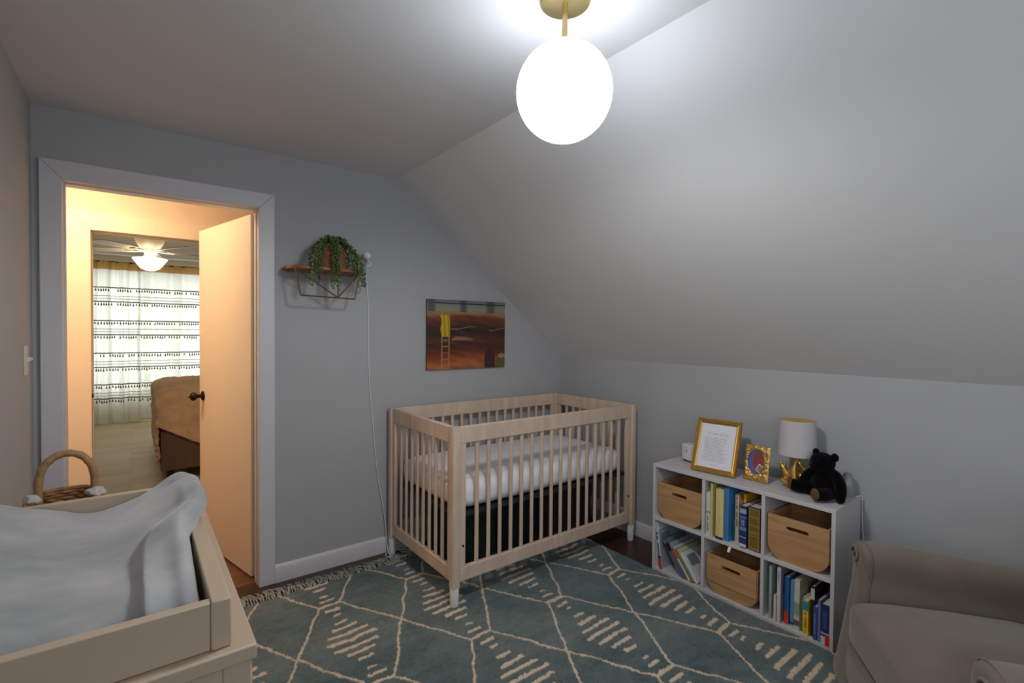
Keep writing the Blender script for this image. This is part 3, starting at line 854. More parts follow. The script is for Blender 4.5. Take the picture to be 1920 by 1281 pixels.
book('grey leaning book with a black head in the lower left cube', -.312, -1.3180, .024, .192, z, (98, 102, 118), lean=math.radians(38), depth=.2, art=((150, 154, 162), (90, 94, 108)), bands=((.78, 1, (26, 24, 24)),))
book('white leaning book with a bright red head in the lower left cube', -.314, -1.3500, .0135, .182, z, (214, 206, 200), lean=math.radians(38), depth=.2, art=((204, 196, 182), (140, 80, 62)), bands=((.66, 1, (222, 58, 40)),), marks=((150, 146, 146), .1, .6, .3))
book('green leaning book with an orange foot in the lower left cube', -.312, -1.3688, .0135, .178, z, (112, 132, 62), lean=math.radians(38), depth=.2, art=((196, 190, 170), (120, 110, 90)), bands=((0, .09, (214, 92, 48)),), marks=((82, 100, 44), .2, .9, .3))
book('white leaning book with pale spine, rightmost in the lower left cube', -.306, -1.3870, .0155, .162, z, (218, 216, 210), lean=math.radians(38), depth=.2, art=((204, 208, 206), (120, 128, 132)), marks=((170, 176, 176), .2, .9, .3))
book('thin pale green book, leftmost in the lower right cube', -.309, -1.7660, .0125, .247, z, (156, 176, 168))
book('short cream booklet in front of the tall white one in the lower right cube', -.319, -1.7920, .0115, .124, z, (220, 206, 188), depth=.12)
book('tall white book with lilac cover in the lower right cube', -.316, -1.8055, .0155, .256, z, (210, 204, 210), depth=.22, art=((150, 146, 166), (60, 60, 84)), marks=((120, 120, 150), .72, .95, .3))
book('blue book with an orange red foot in the lower right cube', -.292, -1.8275, .0205, .216, z, (42, 100, 158), depth=.2, bands=((0, .27, (214, 72, 38)),))
book('light blue book beside the one with the red foot', -.286, -1.8510, .0195, .206, z, (94, 150, 194), depth=.2, bands=((.03, .08, (36, 60, 96)),))
book('pale book with a bare brown panel near the middle of the lower right cube', -.309, -1.8775, .0225, .228, z, (200, 198, 178), depth=.2, bands=((.1, .2, (108, 92, 66)), (.3, .55, (150, 156, 132))))
book('thin sage green book beside the yellow one in the lower right cube', -.298, -1.9035, .0135, .154, z, (112, 146, 120), depth=.18)
book('yellow book with a teal head and orange lettering in the lower right cube', -.319, -1.9190, .0215, .158, z, (240, 200, 36), depth=.15, bands=((.72, .97, (30, 140, 166)), (0, .04, (216, 210, 190))), marks=((204, 104, 30), .1, .68, .5))
book('dark book with a white head on its spine in the lower right cube', -.300, -1.9425, .0155, .222, z, (36, 36, 46), depth=.2, bands=((.74, .96, (206, 204, 196)),))
book('violet blue book with a white dot in the lower right cube', -.319, -1.9600, .0155, .145, z, (70, 78, 140), depth=.18, marks=((168, 172, 206), .2, .8, .3))
book('thin slate blue tall book beside the navy one in the lower right cube', -.319, -1.9775, .0115, .182, z, (108, 122, 162), depth=.2)
book('fat navy book with red and white foot labels, rightmost in the lower right cube', -.3195, -1.9905, .034, .172, z, (30, 46, 98), depth=.2, bands=((0, .2, (196, 204, 214)), (.25, .3, (150, 170, 210))), marks=((70, 90, 140), .4, .9, .5))
# red tab on the navy book's foot
nb = [o for o in bpy.data.objects if o.type == 'EMPTY' and str(o.get('label', '')).startswith('fat navy book')][0]
MB().box(-.3245, -.3190, -2.0245, -2.0085, .022, .068).build('red_label', cm((214, 44, 40)), nb, smooth=0)
# white tag under the middle shelf
mb = MB(); mb.prism([(-.335, .270), (-.321, .291), (-.300, .291), (-.300, .2895), (-.320, .2895), (-.333, .2685)], XZ, -1.585, -1.572)
tag(mb.build('paper_tag', m_plastic, smooth=0), 'small white tag sticking out under the shelf above the middle bin', 'tag')
# ================================================================== THINGS ON THE BOOKCASE
ZT = SH
# white rounded device
t = thing('sound_machine', 'small white rounded device with a dial on the bookcase corner nearest the crib', 'device', (-.10, -1.225, ZT))
mb = MB(); mb.T = Matrix.Translation((-.105, -1.215, 0)) @ Matrix.Rotation(math.radians(-20), 4, 'Z')
mb.prism(rrect(-.035, .035, -.045, .045, .022, 6), XY, ZT + .008, ZT + .098); mb.build('body', m_plastic, t, bevel=.008, bseg=3)
mb = MB(); mb.T = Matrix.Translation((-.105, -1.215, 0)) @ Matrix.Rotation(math.radians(-20), 4, 'Z')
mb.prism(rrect(-.028, .028, -.038, .038, .018, 6), XY, ZT, ZT + .01); mb.build('foot', m_dark, t)
mb = MB(); mb.T = Matrix.Translation((-.105, -1.215, 0)) @ Matrix.Rotation(math.radians(-20), 4, 'Z')
mb.lathe([(0, -.040), (.011, -.040), (.0125, -.037), (.0125, -.034)], (0, -.004, ZT + .026), 20, 'x'); mb.build('dial', m_plastic, t)
mb = MB(); mb.T = Matrix.Translation((-.105, -1.215, 0)) @ Matrix.Rotation(math.radians(-20), 4, 'Z')
mb.box(-.0365, -.034, -.016, -.013, ZT + .058, ZT + .068); mb.build('slot', m_dark, t, smooth=0)

# large gilt frame
def frame_on(o, U, V): return frame_T(o, U, V)
BL, BR = Vector((-.256, -1.318, ZT + .001)), Vector((-.226, -1.552, ZT + .001))
T = frame_on(BL, BR - BL, (.092, .0, .272)); W, H = (BR - BL).length, .287
# local: x right, y up, z out: check normal faces the room
nrm = Vector((T[0][2], T[1][2], T[2][2])); sgn = 1 if nrm.x < 0 else -1
t = thing('picture_frame', 'large gold frame holding a white sheet of printed verse on the bookcase', 'picture frame', tuple(BL.lerp(BR, .5)))
def mould(W, H, w, d, m, parent, name='frame', prof=None):
    # mitred moulding, profile across the width (0 outer .. 1 inner, height)
    prof = prof or [(0, 0), (0, .7), (.12, 1), (.3, .95), (.45, .6), (.6, .55), (.75, .72), (.9, .5), (1, .35), (1, 0)]
    mb = MB(); mb.T = T; vs = []; n = len(prof)
    for cx, cy, dx, dy in ((0, 0, 1, 1), (W, 0, -1, 1), (W, H, -1, -1), (0, H, 1, -1)):
        for a, b in prof: vs.append((cx + dx * w * a, cy + dy * w * a, sgn * d * b))
    fs = [(c * n + k, ((c + 1) % 4) * n + k, ((c + 1) % 4) * n + (k + 1) % n, c * n + (k + 1) % n) for c in range(4) for k in range(n)]
    mb._add(vs, fs); return mb.build(name, m, parent, smooth=30)
mould(W, H, .026, .016, m_gold, t)
m_paper = mat('white_paper', (232, 230, 236), 0.7)
m_ink = mat('grey_ink', (158, 156, 162), 0.8)
mb = MB(); mb.T = T; mb.box(.02, W - .02, .02, H - .02, *sorted((0, sgn * .004))); mb.build('printed_sheet', m_paper, t, smooth=0)
mb = MB(); mb.T = T; mb.box(.004, W - .004, .004, H - .004, *sorted((-sgn * .006, -sgn * .0005))); mb.build('backing', mat('brown_board', (110, 84, 60), .8), t, smooth=0)
r = random.Random(3); mb = MB(); mb.T = T
zz = sgn * .0046
pts = []
x = .062
while x < W - .058:                                         # looping script heading
    pts.append((x, H - .078 + .0045 * math.sin(x * 900) + .003 * math.sin(x * 330), zz)); x += .0012
seg0 = 0
for a, b in ((0, 16), (22, 48), (55, 72), (78, len(pts))): mb.tube(pts[a:b], .0006, 4)
for i in range(14):
    y = H - .102 - i * .0094; x = .052 + r.uniform(-.002, .004); xe = W - .058 - r.uniform(0, .022)
    while x < xe:
        w = r.uniform(.005, .014); mb.box(x, min(xe, x + w), y - .0011, y + .0011, zz - .0002, zz + .0002); x += w + .0025
mb.box(W / 2 - .02, W / 2 + .014, .043, .0445, zz - .0002, zz + .0002)
mb.build('printed_text', m_ink, t, smooth=0, weld=False)
mb = MB(); mb.T = T; mb.prism([(W / 2 - .03, .17), (W / 2 + .03, .17), (W / 2 + .04, .02), (W / 2 - .04, .02)], lambda a, b, d: (a, b, -sgn * (.006 + d + (.17 - b) * .42)), 0, .004)
mb.build('easel_leg', m_dark, t, smooth=0)

# small ornate gilt frame
BL, BR = Vector((-.190, -1.574, ZT + .001)), Vector((-.188, -1.698, ZT + .001))
T = frame_on(BL, BR - BL, (.03, 0, .178)); W, H = (BR - BL).length, .178
nrm = Vector((T[0][2], T[1][2], T[2][2])); sgn = 1 if nrm.x < 0 else -1
t = thing('ornate_frame', 'small ornate gold relief frame with an ultrasound picture, between large frame and lamp', 'picture frame', tuple(BL.lerp(BR, .5)))
mb = MB(); mb.T = T
def ornate(u, v):
    a = 2 * PI * u; c, s = math.cos(a), math.sin(a)
    # inner oval
    ix, iy = W * .46 + W * .31 * c, H * .53 + H * .335 * s
    m = max(abs(c), abs(s)); q = 1 / m
    ox, oy = W / 2 + W / 2 * max(-1, min(1, c * q)), H / 2 + H / 2 * max(-1, min(1, s * q))
    x, y = ix + (ox - ix) * v, iy + (oy - iy) * v
    n = mn.noise(Vector((x * 60, y * 60, 1))) * .006 + mn.noise(Vector((x * 160, y * 160, 4))) * .0055
    z = .006 + .006 * math.sin(PI * min(1, v * 1.1)) + n * math.sin(PI * min(1, v + .08))
    if v > .97: z = .004
    e = 0.0025 * mn.noise(Vector((x * 70, y * 70, 8))) if v > .97 else 0
    return (x + e, y + e, sgn * z)
mb.grid(ornate, 120, 16, cu=True)
fr = mb.build('relief_frame', m_goldleaf, t, smooth=60)
so = fr.modifiers.new('s', 'SOLIDIFY'); so.thickness = .006; so.offset = -1
mb = MB(); mb.T = T; mb.box(.006, W - .006, .006, H - .006, *sorted((-sgn * .006, sgn * .0015))); mb.build('blue_mount', mat('violet_blue_card', (82, 98, 170), .6), t, smooth=0)
mb = MB(); mb.T = T; mb.prism([(W * .30, H * .52), (W * .36, H * .80), (W * .62, H * .84), (W * .80, H * .74), (W * .76, H * .42), (W * .56, H * .20), (W * .42, H * .30)], XY, sgn * .0016, sgn * .0022); mb.build('red_card', mat('brick_red_card', (142, 62, 62), .6), t, smooth=0)
Tk = T.copy(); T2 = T @ Matrix.Translation((W * .64, H * .36, 0)) @ Matrix.Rotation(math.radians(-28), 4, 'Z')
mb = MB(); mb.T = T2; mb.box(-.017, .017, -.019, .019, *sorted((sgn * .0023, sgn * .0028))); mb.build('photo_border', m_paper, t, smooth=0)
mb = MB(); mb.T = T2; mb.box(-.014, .014, -.016, .016, *sorted((sgn * .0029, sgn * .0032))); mb.build('ultrasound_photo', mat('ultrasound_grey', (60, 44, 44), .5, c2=(170, 150, 140), vscale=90), t, smooth=0)
mb = MB(); mb.T = T; mb.box(W * .4, W * .6, .004, H * .6, *sorted((-sgn * .008, -sgn * .03))); mb.build('easel_back', m_dark, t, smooth=0)

# table lamp
lx, ly = -.127, -1.803
t = thing('table_lamp', 'small table lamp with white drum shade and gold sculpted base on the bookcase', 'table lamp', (lx, ly, ZT))
m_shade = mat('white_shade_fabric', (200, 194, 194), 0.8, bump=.1, bscale=600)
m_shadein = mat('gold_shade_lining', (206, 164, 56), 0.45, 0.2)
mb = MB(); mb.lathe([(.082, .772), (.0765, .94), (.0755, .94), (.081, .772)], (lx, ly, 0), 56, close=True)
sh = mb.build('lamp_shade', m_shade, t, smooth=50)
mb = MB(); mb.lathe([(.0805, .773), (.075, .9385)], (lx, ly, 0), 56); mb.build('shade_lining', m_shadein, sh, smooth=50)
mb = MB()
C_ = lambda y, z, x=0: (lx + x, ly + y, ZT + z)
def limb(mb, pts, rs): 
    pp = smooth_open([p + (q,) for p, q in zip(pts, rs)], 6)
    for p in pp: mb.ball(p[:3], p[3], 10, 7)
# gold sculpture: rounded haunches with a blob at the left, peak in the middle
limb(mb, [C_(-.005, .150), C_(.002, .118), C_(.022, .078), C_(.034, .03)], [.009, .011, .013, .016])
limb(mb, [C_(-.005, .148), C_(-.016, .115), C_(-.04, .09), C_(-.055, .06)], [.009, .011, .012, .016])
limb(mb, [C_(.066, .092), C_(.056, .074), C_(.045, .045), C_(.025, .014)], [.014, .018, .02, .014])
limb(mb, [C_(-.03, .07), C_(-.01, .04), C_(-.012, .014)], [.014, .022, .014])
limb(mb, [C_(-.06, .07), C_(-.05, .035), C_(-.04, .012)], [.012, .018, .012])
limb(mb, [C_(.02, .03, .01), C_(-.02, .025, .01), C_(-.045, .02, .01)], [.022, .024, .02])
limb(mb, [C_(.035, .05), C_(.0, .06), C_(-.035, .05)], [.02, .024, .02])
limb(mb, [C_(.05, .03, -.03), C_(.0, .02, -.035), C_(-.05, .03, -.03)], [.014, .016, .014])
limb(mb, [C_(-.002, .14, -.006), C_(.004, .09, -.02), C_(-.004, .05, -.03)], [.008, .014, .016])
mb.ball(C_(.074, .106), (.008, .008, .008), 8, 6); mb.ball(C_(.052, .104), (.007, .007, .007), 8, 6); mb.ball(C_(-.062, .092), .010, 10, 8)
mb.lathe([(.0, .0), (.05, 0), (.05, .006), (.02, .012), (0, .014)], (lx, ly, ZT), 24)
mb.build('lamp_base', m_gold, t, remesh=.003, weld=False)
MB().tube([C_(-.003, .145), C_(-.001, .215)], .006, 12).build('stem', m_gold, t)
MB().lathe([(0, ZT + .275), (.014, ZT + .27), (.022, ZT + .252), (.02, ZT + .235), (.012, ZT + .215), (0, ZT + .212)], (lx, ly, 0), 20).build('bulb', m_plastic, t)

# teddy bear
m_fur = mat('black_plush', (14, 12, 12), 1.0, var=.3, vscale=90, bump=.9, bscale=260, sheen=.06, spec=.02)
m_sole = mat('tan_plush_sole', (96, 72, 36), 0.95, var=.15, vscale=60, bump=.5, bscale=400)
bc = Vector((-.172, -1.946, 0))
t = thing('teddy_bear', 'black plush teddy bear with tan foot soles sitting on the bookcase end', 'teddy bear', (bc.x, bc.y, ZT))
th = math.radians(-24)          # turn about z of the facing direction (facing -x, turned toward +y)
Rb = Matrix.Rotation(th, 4, 'Z')
def B(x, y, z):                 # local: -x forward, +y its right
    v = Rb @ Vector((x, y, 0)); return (bc.x + v.x, bc.y + v.y, ZT + z)
R3 = Rb.to_3x3()
mb = MB()
mb.ball(B(.0, 0, .062), (.056, .062, .062), 24, 16, R3); mb.ball(B(.005, 0, .098), (.046, .052, .046), 20, 14, R3)
mb.ball(B(-.012, .008, .160), (.047, .054, .045), 24, 16, R3)
mb.ball(B(-.050, .012, .150), (.024, .025, .021), 16, 12, R3)
for s in (1, -1):
    mb.ball(B(.002, .008 + s * .050, .192), (.010, .020, .020), 16, 12, R3)
def limb2(pts, rs):
    pp = smooth_open([tuple(p) + (q,) for p, q in zip(pts, rs)], 6)
    for p in pp: mb.ball(p[:3], p[3], 12, 8)
limb2([B(.002, -.045, .112), B(-.004, -.074, .085), B(-.008, -.085, .05), B(-.012, -.086, .02)], [.024, .024, .022, .019])
limb2([B(-.002, .045, .112), B(-.026, .07, .088), B(-.046, .073, .066), B(-.058, .07, .05)], [.024, .023, .021, .019])
limb2([B(-.02, -.035, .034), B(-.06, -.05, .032), B(-.092, -.05, .034)], [.032, .028, .027])
limb2([B(-.02, .035, .034), B(-.055, .062, .032), B(-.084, .088, .036)], [.032, .028, .028])
mb.build('body', m_fur, t, remesh=.0032, weld=False)
for (p, yaw) in ((B(-.110, -.050, .038), 0), (B(-.099, .102, .040), -.7)):
    Rq = Matrix.Rotation(th + yaw, 3, 'Z')
    MB().ball(p, (.012, .022, .026), 20, 12, Rq).build('foot_sole', m_sole, t)
MB().ball(B(-.074, .013, .156), (.006, .008, .006), 12, 8, R3).build('nose', mat('dark_brown_nose', (30, 22, 18), .3), t)
for s in (1, -1): MB().ball(B(-.053, .010 + s * .017, .176), .0045, 10, 8).build('eye', mat('glass_eye', (12, 8, 6), .12), t)

# white device behind the bear
t = thing('night_light', 'small white tapered device half hidden behind the teddy bear', 'device', (-.075, -2.004, ZT))
MB().lathe([(0, ZT), (.026, ZT), (.027, ZT + .004), (.026, ZT + .04), (.021, ZT + .085), (.014, ZT + .105), (0, ZT + .109)], (-.062, -1.996, 0), 32).build('body', mat('pale_translucent_plastic', (156, 153, 150), .5), t)
pts = smooth_open([(-.06, -2.03, ZT + .004), (-.045, -2.034, ZT + .004), (-.02, -2.04, ZT - .01), (-.016, -2.042, .5), (-.014, -2.05, .4), (-.014, -2.056, .3), (-.014, -2.05, .1), (-.016, -2.05, .02)], 8)
MB().tube(pts, .0025, 8).build('cord', m_plastic, t)

# ================================================================== WALL SHELF WITH PLANT
m_shelfwood = wood_mat('walnut_shelf', (126, 78, 50), (154, 100, 66), 0.5, axis=(1, 10, 10), scale=3)
m_wire = mat('antique_brass_wire', (120, 92, 62), 0.4, 0.7)
t = thing('wall_shelf', 'small wooden shelf with geometric wire bracket on the wall beside the doorway', 'wall shelf', (-1.825, -.001, 1.53))
out = [(-2.035, -.001)] + [(-2.04 + .0, -.06), (-2.035, -.12), (-2.01, -.16), (-1.96, -.178)] + [(-1.72, -.178), (-1.67, -.16), (-1.645, -.12), (-1.638, -.06), (-1.638, -.001)]
mb = MB(); mb.prism(out, XY, 1.668, 1.688); mb.build('shelf_board', m_shelfwood, t, bevel=.004, smooth=50)
wz = 1.667; q = .0036; yf = -.165
rods = [((-2.01, yf, wz), (-1.985, yf, 1.533)), ((-1.675, yf, wz), (-1.703, yf, 1.525)), ((-1.985, yf, 1.533), (-1.703, yf, 1.525)),
        ((-2.01, yf, wz), (-1.795, yf, 1.529)), ((-1.675, yf, wz), (-1.795, yf, 1.529)), ((-1.79, yf, wz), (-1.795, yf, 1.529)),
        ((-2.01, yf, wz), (-1.675, yf, wz)), ((-2.01, yf, wz), (-2.01, -.006, wz)), ((-1.675, yf, wz), (-1.675, -.006, wz))]
for a, b in rods: MB().tube([a, b], q, 8).build('wire_rod', m_wire, t)

m_pot = mat('terracotta_brown', (140, 94, 62), 0.85, var=.12, vscale=40, bump=.3, bscale=200)
m_leaf = mat('succulent_leaf', (74, 98, 50), 0.5, var=.25, vscale=30)
m_leaf2 = mat('succulent_leaf_light', (112, 122, 60), 0.5, var=.2, vscale=30)
px, py, pz = -1.805, -.095, 1.6885
t = thing('potted_plant', 'trailing succulent in a terracotta brown pot on the wall shelf', 'plant', (px, py, pz))
MB().lathe([(0, pz), (.078, pz), (.08, pz + .01), (.058, pz + .125), (.056, pz + .13), (.05, pz + .13), (.05, pz + .115), (0, pz + .115)], (px, py, 0), 40).build('pot', m_pot, t)
def vine(pts, mleaf, seed, dens=1.0):
    r = random.Random(seed)
    P = smooth_open(pts, 14); mb = MB(); mb.tube(P, .0016, 5)
    L = 0; last = Vector(P[0]); acc = 0
    for p in P:
        v = Vector(p); acc += (v - last).length; last = v
        if acc > .0095 / dens:
            acc = 0
            for s in range(2):
                a = r.uniform(0, 2 * PI); d = Vector((math.cos(a), math.sin(a), r.uniform(-.6, .6))) * r.uniform(.006, .012)
                R = Euler((r.uniform(0, 6), r.uniform(0, 6), r.uniform(0, 6))).to_matrix()
                mb.ball(v + d, (r.uniform(.0055, .009), r.uniform(.004, .006), r.uniform(.0025, .004)), 7, 5, R)
    return mb.build('vine', mleaf, t, weld=False, smooth=80)
top = pz + .125
ends = [  # (x, y, z) end points, with a rim point in between
    (-1.945, -.205, 1.585), (-1.925, -.215, 1.62), (-1.915, -.20, 1.66), (-1.90, -.20, 1.60), (-1.93, -.13, 1.69), (-1.945, -.16, 1.65),
    (-1.835, -.205, 1.575), (-1.83, -.20, 1.62), (-1.805, -.205, 1.565), (-1.80, -.20, 1.60), (-1.81, -.21, 1.66),
    (-1.71, -.20, 1.66), (-1.70, -.15, 1.69), (-1.69, -.19, 1.66), (-1.72, -.12, 1.70), (-1.645, -.14, 1.60), (-1.66, -.17, 1.595), (-1.62, -.10, 1.60), (-1.69, -.2, 1.63), (-1.73, -.20, 1.70)]
for i, e in enumerate(ends):
    dx, dy = e[0] - px, e[1] - py; n = math.hypot(dx, dy); ux, uy = dx / n, dy / n
    r = random.Random(i)
    hgt = top + .03 + r.uniform(-.008, .02)
    midz = (hgt + e[2]) / 2 + .02
    pts = [(px + ux * .02, py + uy * .02, top - .01), (px + ux * .045 + r.uniform(-.01, .01), py + uy * .04, hgt), (px + ux * .08 * 1.0, py + uy * .075, hgt - .03), (px + dx * .86, py + dy * .9, midz), e]
    vine(pts, m_leaf if i % 4 else m_leaf2, i)
for i in range(22):
    r = random.Random(100 + i); a = r.uniform(0, 2 * PI); q = r.uniform(.0, .06)
    x0, y0 = px + math.cos(a) * q * .5, py + math.sin(a) * q * .5
    vine([(x0, y0, top - .01), (px + math.cos(a) * q, py + math.sin(a) * q * .8, top + .02), (px + math.cos(a) * (q + .025), py + math.sin(a) * (q + .02) * .8, top + r.uniform(.015, .045))], m_leaf if i % 3 else m_leaf2, 200 + i, 1.3)

# white ball camera with its cord
t = thing('baby_camera', 'small white ball camera with long hanging cord, on the wall beside the wall shelf', 'camera', (-1.595, -.002, 1.74))
MB().ball((-1.592, -.055, 1.787), .0235, 24, 16).build('camera_ball', m_plastic, t)
MB().tube(smooth_open([(-1.590, -.05, 1.772), (-1.578, -.04, 1.755), (-1.568, -.02, 1.748), (-1.566, -.002, 1.748)], 6), .007, 10).build('bracket', m_plastic, t)
MB().lathe([(0, 0), (.018, 0), (.018, -.005), (.012, -.008), (0, -.008)], (-1.566, 0, 1.748), 20, 'y').build('wall_plate', m_plastic, t)
pts = smooth_open([(-1.585, -.04, 1.768), (-1.578, -.012, 1.70), (-1.575, -.006, 1.636), (-1.563, -.005, 1.45), (-1.563, -.005, 1.29), (-1.556, -.005, 1.05), (-1.535, -.006, .80), (-1.51, -.008, .52), (-1.475, -.012, .30), (-1.458, -.02, .17), (-1.452, -.03, .05), (-1.455, -.10, .008), (-1.40, -.16, .02), (-1.34, -.12, .012), (-1.38, -.06, .008), (-1.30, -.045, .02)], 10)
MB().tube(pts, .0028, 8).build('cord', m_plastic, t)
t = tag(MB().tube(smooth_open([(-1.478, -.095, .006), (-1.47, -.13, .008), (-1.43, -.155, .012), (-1.37, -.15, .014), (-1.33, -.10, .01), (-1.36, -.05, .008), (-1.42, -.03, .006), (-1.47, -.05, .006), (-1.475, -.10, .012), (-1.44, -.14, .016)], 8), .003, 8).build('cable_loop', m_plastic), 'loose loop of white cable on the floor around the crib foot by the wall', 'cable')

# ================================================================== PICTURE ON THE WALL
x0, x1, z0, z1 = -1.183, -.5635, 1.102, 1.560
t = thing('wall_picture', 'glossy unframed landscape print of brown hills and a ladder on the wall above the crib', 'picture', ((x0 + x1) / 2, 0, z0))
MB().box(x0, x1, -.016, -.002, z0, z1).build('panel', mat('panel_black_edge', (24, 24, 26), .3), t, smooth=0)
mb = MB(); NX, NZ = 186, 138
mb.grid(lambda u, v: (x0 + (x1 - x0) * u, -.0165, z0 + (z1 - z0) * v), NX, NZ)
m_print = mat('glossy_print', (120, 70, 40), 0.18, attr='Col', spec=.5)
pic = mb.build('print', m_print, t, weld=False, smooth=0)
U, V = np.meshgrid(np.linspace(0, 1, NX), np.linspace(0, 1, NZ))
def sn(f, ph): return np.sin(U * f + ph)
g = np.zeros((NZ, NX, 3))
def C3(c): return np.array(lin(c)[:3])
fb = np.zeros_like(U)
for i in range(7):
    r = np.random.default_rng(i + 40)
    fb += r.random() * np.sin(U * r.uniform(4, 26) + V * r.uniform(20, 70) + r.uniform(0, 6) + 2.0 * np.sin(U * r.uniform(3, 9) + r.uniform(0, 6)))
fb /= 3.5
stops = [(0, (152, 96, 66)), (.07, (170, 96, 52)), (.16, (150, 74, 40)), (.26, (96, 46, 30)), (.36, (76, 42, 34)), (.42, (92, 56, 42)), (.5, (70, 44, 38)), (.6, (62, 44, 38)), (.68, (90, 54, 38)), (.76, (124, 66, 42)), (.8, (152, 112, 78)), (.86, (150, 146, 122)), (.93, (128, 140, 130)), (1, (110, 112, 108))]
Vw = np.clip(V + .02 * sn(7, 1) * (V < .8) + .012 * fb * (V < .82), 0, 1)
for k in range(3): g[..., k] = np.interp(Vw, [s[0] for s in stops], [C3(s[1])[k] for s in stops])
g *= (1 + .32 * fb * (V < .8))[..., None]
# window reflection painted into the print: dark blocks and rod line at the top
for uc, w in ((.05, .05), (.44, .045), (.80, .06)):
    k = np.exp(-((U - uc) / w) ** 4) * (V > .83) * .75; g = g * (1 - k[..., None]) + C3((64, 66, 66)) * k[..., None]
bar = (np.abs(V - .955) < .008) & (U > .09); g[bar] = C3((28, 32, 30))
for vv, a, b in ((.60, .26, .60), (.585, .78, 1.0)):
    k = np.abs(V - vv - .02 * np.sin(U * 14)) < .005; k &= (U > a) & (U < b); g[k] = C3((142, 120, 104))
k = (np.abs(V - .43) < .008) & (U > .3) & (U < .56); g[k] = C3((168, 128, 100))
k = (V > .43) & (V < .47) & (U > .32) & (U < .58) & (fb > .1); g[k] = C3((150, 106, 80))
# ladder with a yellow cloth hung over it
for uc in (.175, .262):
    k = (np.abs(U - uc) < .0055) & (V > .02) & (V < .88); g[k] = C3((186, 142, 86))
for vv in np.arange(.06, .86, .09):
    k = (np.abs(V - vv) < .006) & (U > .175) & (U < .262); g[k] = C3((176, 126, 74))
k = (U > .165 + .01 * np.sin(V * 30)) & (U < .275 - .02 * (V - .5)) & (V > .47) & (V < .78); g[k] = C3((196, 160, 36)) * (1 + .25 * np.sin(U[k] * 120 + V[k] * 8))[:, None]
# dark rock and green bush in the right foreground
k = ((U - .79) / .075) ** 2 + ((V - .10) / .20) ** 2 < 1; g[k] = C3((62, 42, 32))
k = ((U - .955) / .085) ** 2 + ((V - .05) / .13) ** 2 < 1; g[k] = C3((92, 94, 40))
k = ((U - .955) / .05) ** 2 + ((V - .18) / .035) ** 2 < 1; g[k] = C3((150, 140, 92))
g = np.clip(g, .004, 1)
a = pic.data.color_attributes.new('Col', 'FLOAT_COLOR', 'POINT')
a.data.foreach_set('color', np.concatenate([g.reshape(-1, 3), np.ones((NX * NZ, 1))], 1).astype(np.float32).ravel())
# ================================================================== DRESSER + CHANGING TRAY
m_dress = mat('white_dresser_paint', (186, 166, 144), 0.45, var=.015)
X0, X1, Y0, Y1, ZD = -2.985, -2.512, -1.998, -.985, .865
t = thing('dresser', 'white painted dresser along the left wall under the changing tray', 'dresser', ((X0 + X1) / 2, (Y0 + Y1) / 2, 0))
MB().box(X0, X1, Y0, Y1, ZD - .024, ZD).build('top_board', m_dress, t, bevel=.003)
ps = .04
for x in (X0 + .006, X1 - .006 - ps):
    for y in (Y0 + .006, Y1 - .006 - ps):
        MB().box(x, x + ps, y, y + ps, 0, ZD - .024).build('leg', m_dress, t, bevel=.003)
for y in (Y0 + .016, Y1 - .026): MB().box(X0 + .006 + ps, X1 - .006 - ps, y, y + .012, .10, ZD - .024).build('side_panel', m_dress, t, smooth=0)
for y in (Y0 + .007, Y1 - .020):
    for za, zb in ((ZD - .070, ZD - .024), (.10, .15)):
        MB().box(X0 + .006 + ps, X1 - .006 - ps, y, y + .013, za, zb).build('side_rail', m_dress, t, bevel=.002)
MB().box(X0 + .008, X0 + .016, Y0 + .046, Y1 - .046, .10, ZD - .024).build('back_panel', m_dress, t, smooth=0)
MB().box(X0 + .046, X1 - .03, Y0 + .046, Y1 - .046, .10, .118).build('bottom_panel', m_dress, t, smooth=0)
ym = (Y0 + Y1) / 2
for ya, yb in ((Y0 + .05, ym - .004), (ym + .004, Y1 - .05)):
    for k in range(3):
        za = .125 + k * .237; zb = za + .231
        d = MB().box(X1 - .030, X1 - .010, ya, yb, za, zb).build('drawer', m_dress, t, bevel=.003)
        for q in (.25, .75):
            yy = ya + (yb - ya) * q
            MB().lathe([(.007, 0), (.007, .012), (.016, .018), (.017, .024), (.012, .029), (0, .030)], (X1 - .010, yy, (za + zb) / 2), 20, 'x').build('knob', m_dress, d)

TX0, TX1, TY0, TY1, TZ = -2.984, -2.545, -1.981, -1.256, .941
t = thing('changing_tray', 'white wooden changing tray on top of the dresser holding the grey changing pad', 'changing tray', ((TX0 + TX1) / 2, (TY0 + TY1) / 2, ZD))
for x in (TX0, TX1 - .027): MB().box(x, x + .027, TY0, TY1, ZD + .0005, TZ).build('side_rail', m_dress, t, bevel=.0025)
MB().box(TX0 + .027, TX1 - .0272, TY0 + .003, TY0 + .021, ZD + .0005, TZ - .002).build('front_rail', m_dress, t, bevel=.002)
MB().box(TX0 + .027, TX1 - .0272, TY1 - .021, TY1 - .003, ZD + .0005, TZ - .002).build('back_rail', m_dress, t, bevel=.002)
MB().box(TX0 + .027, TX1 - .027, TY0 + .021, TY1 - .021, ZD + .0005, ZD + .008).build('tray_bottom', m_dress, t, smooth=0)

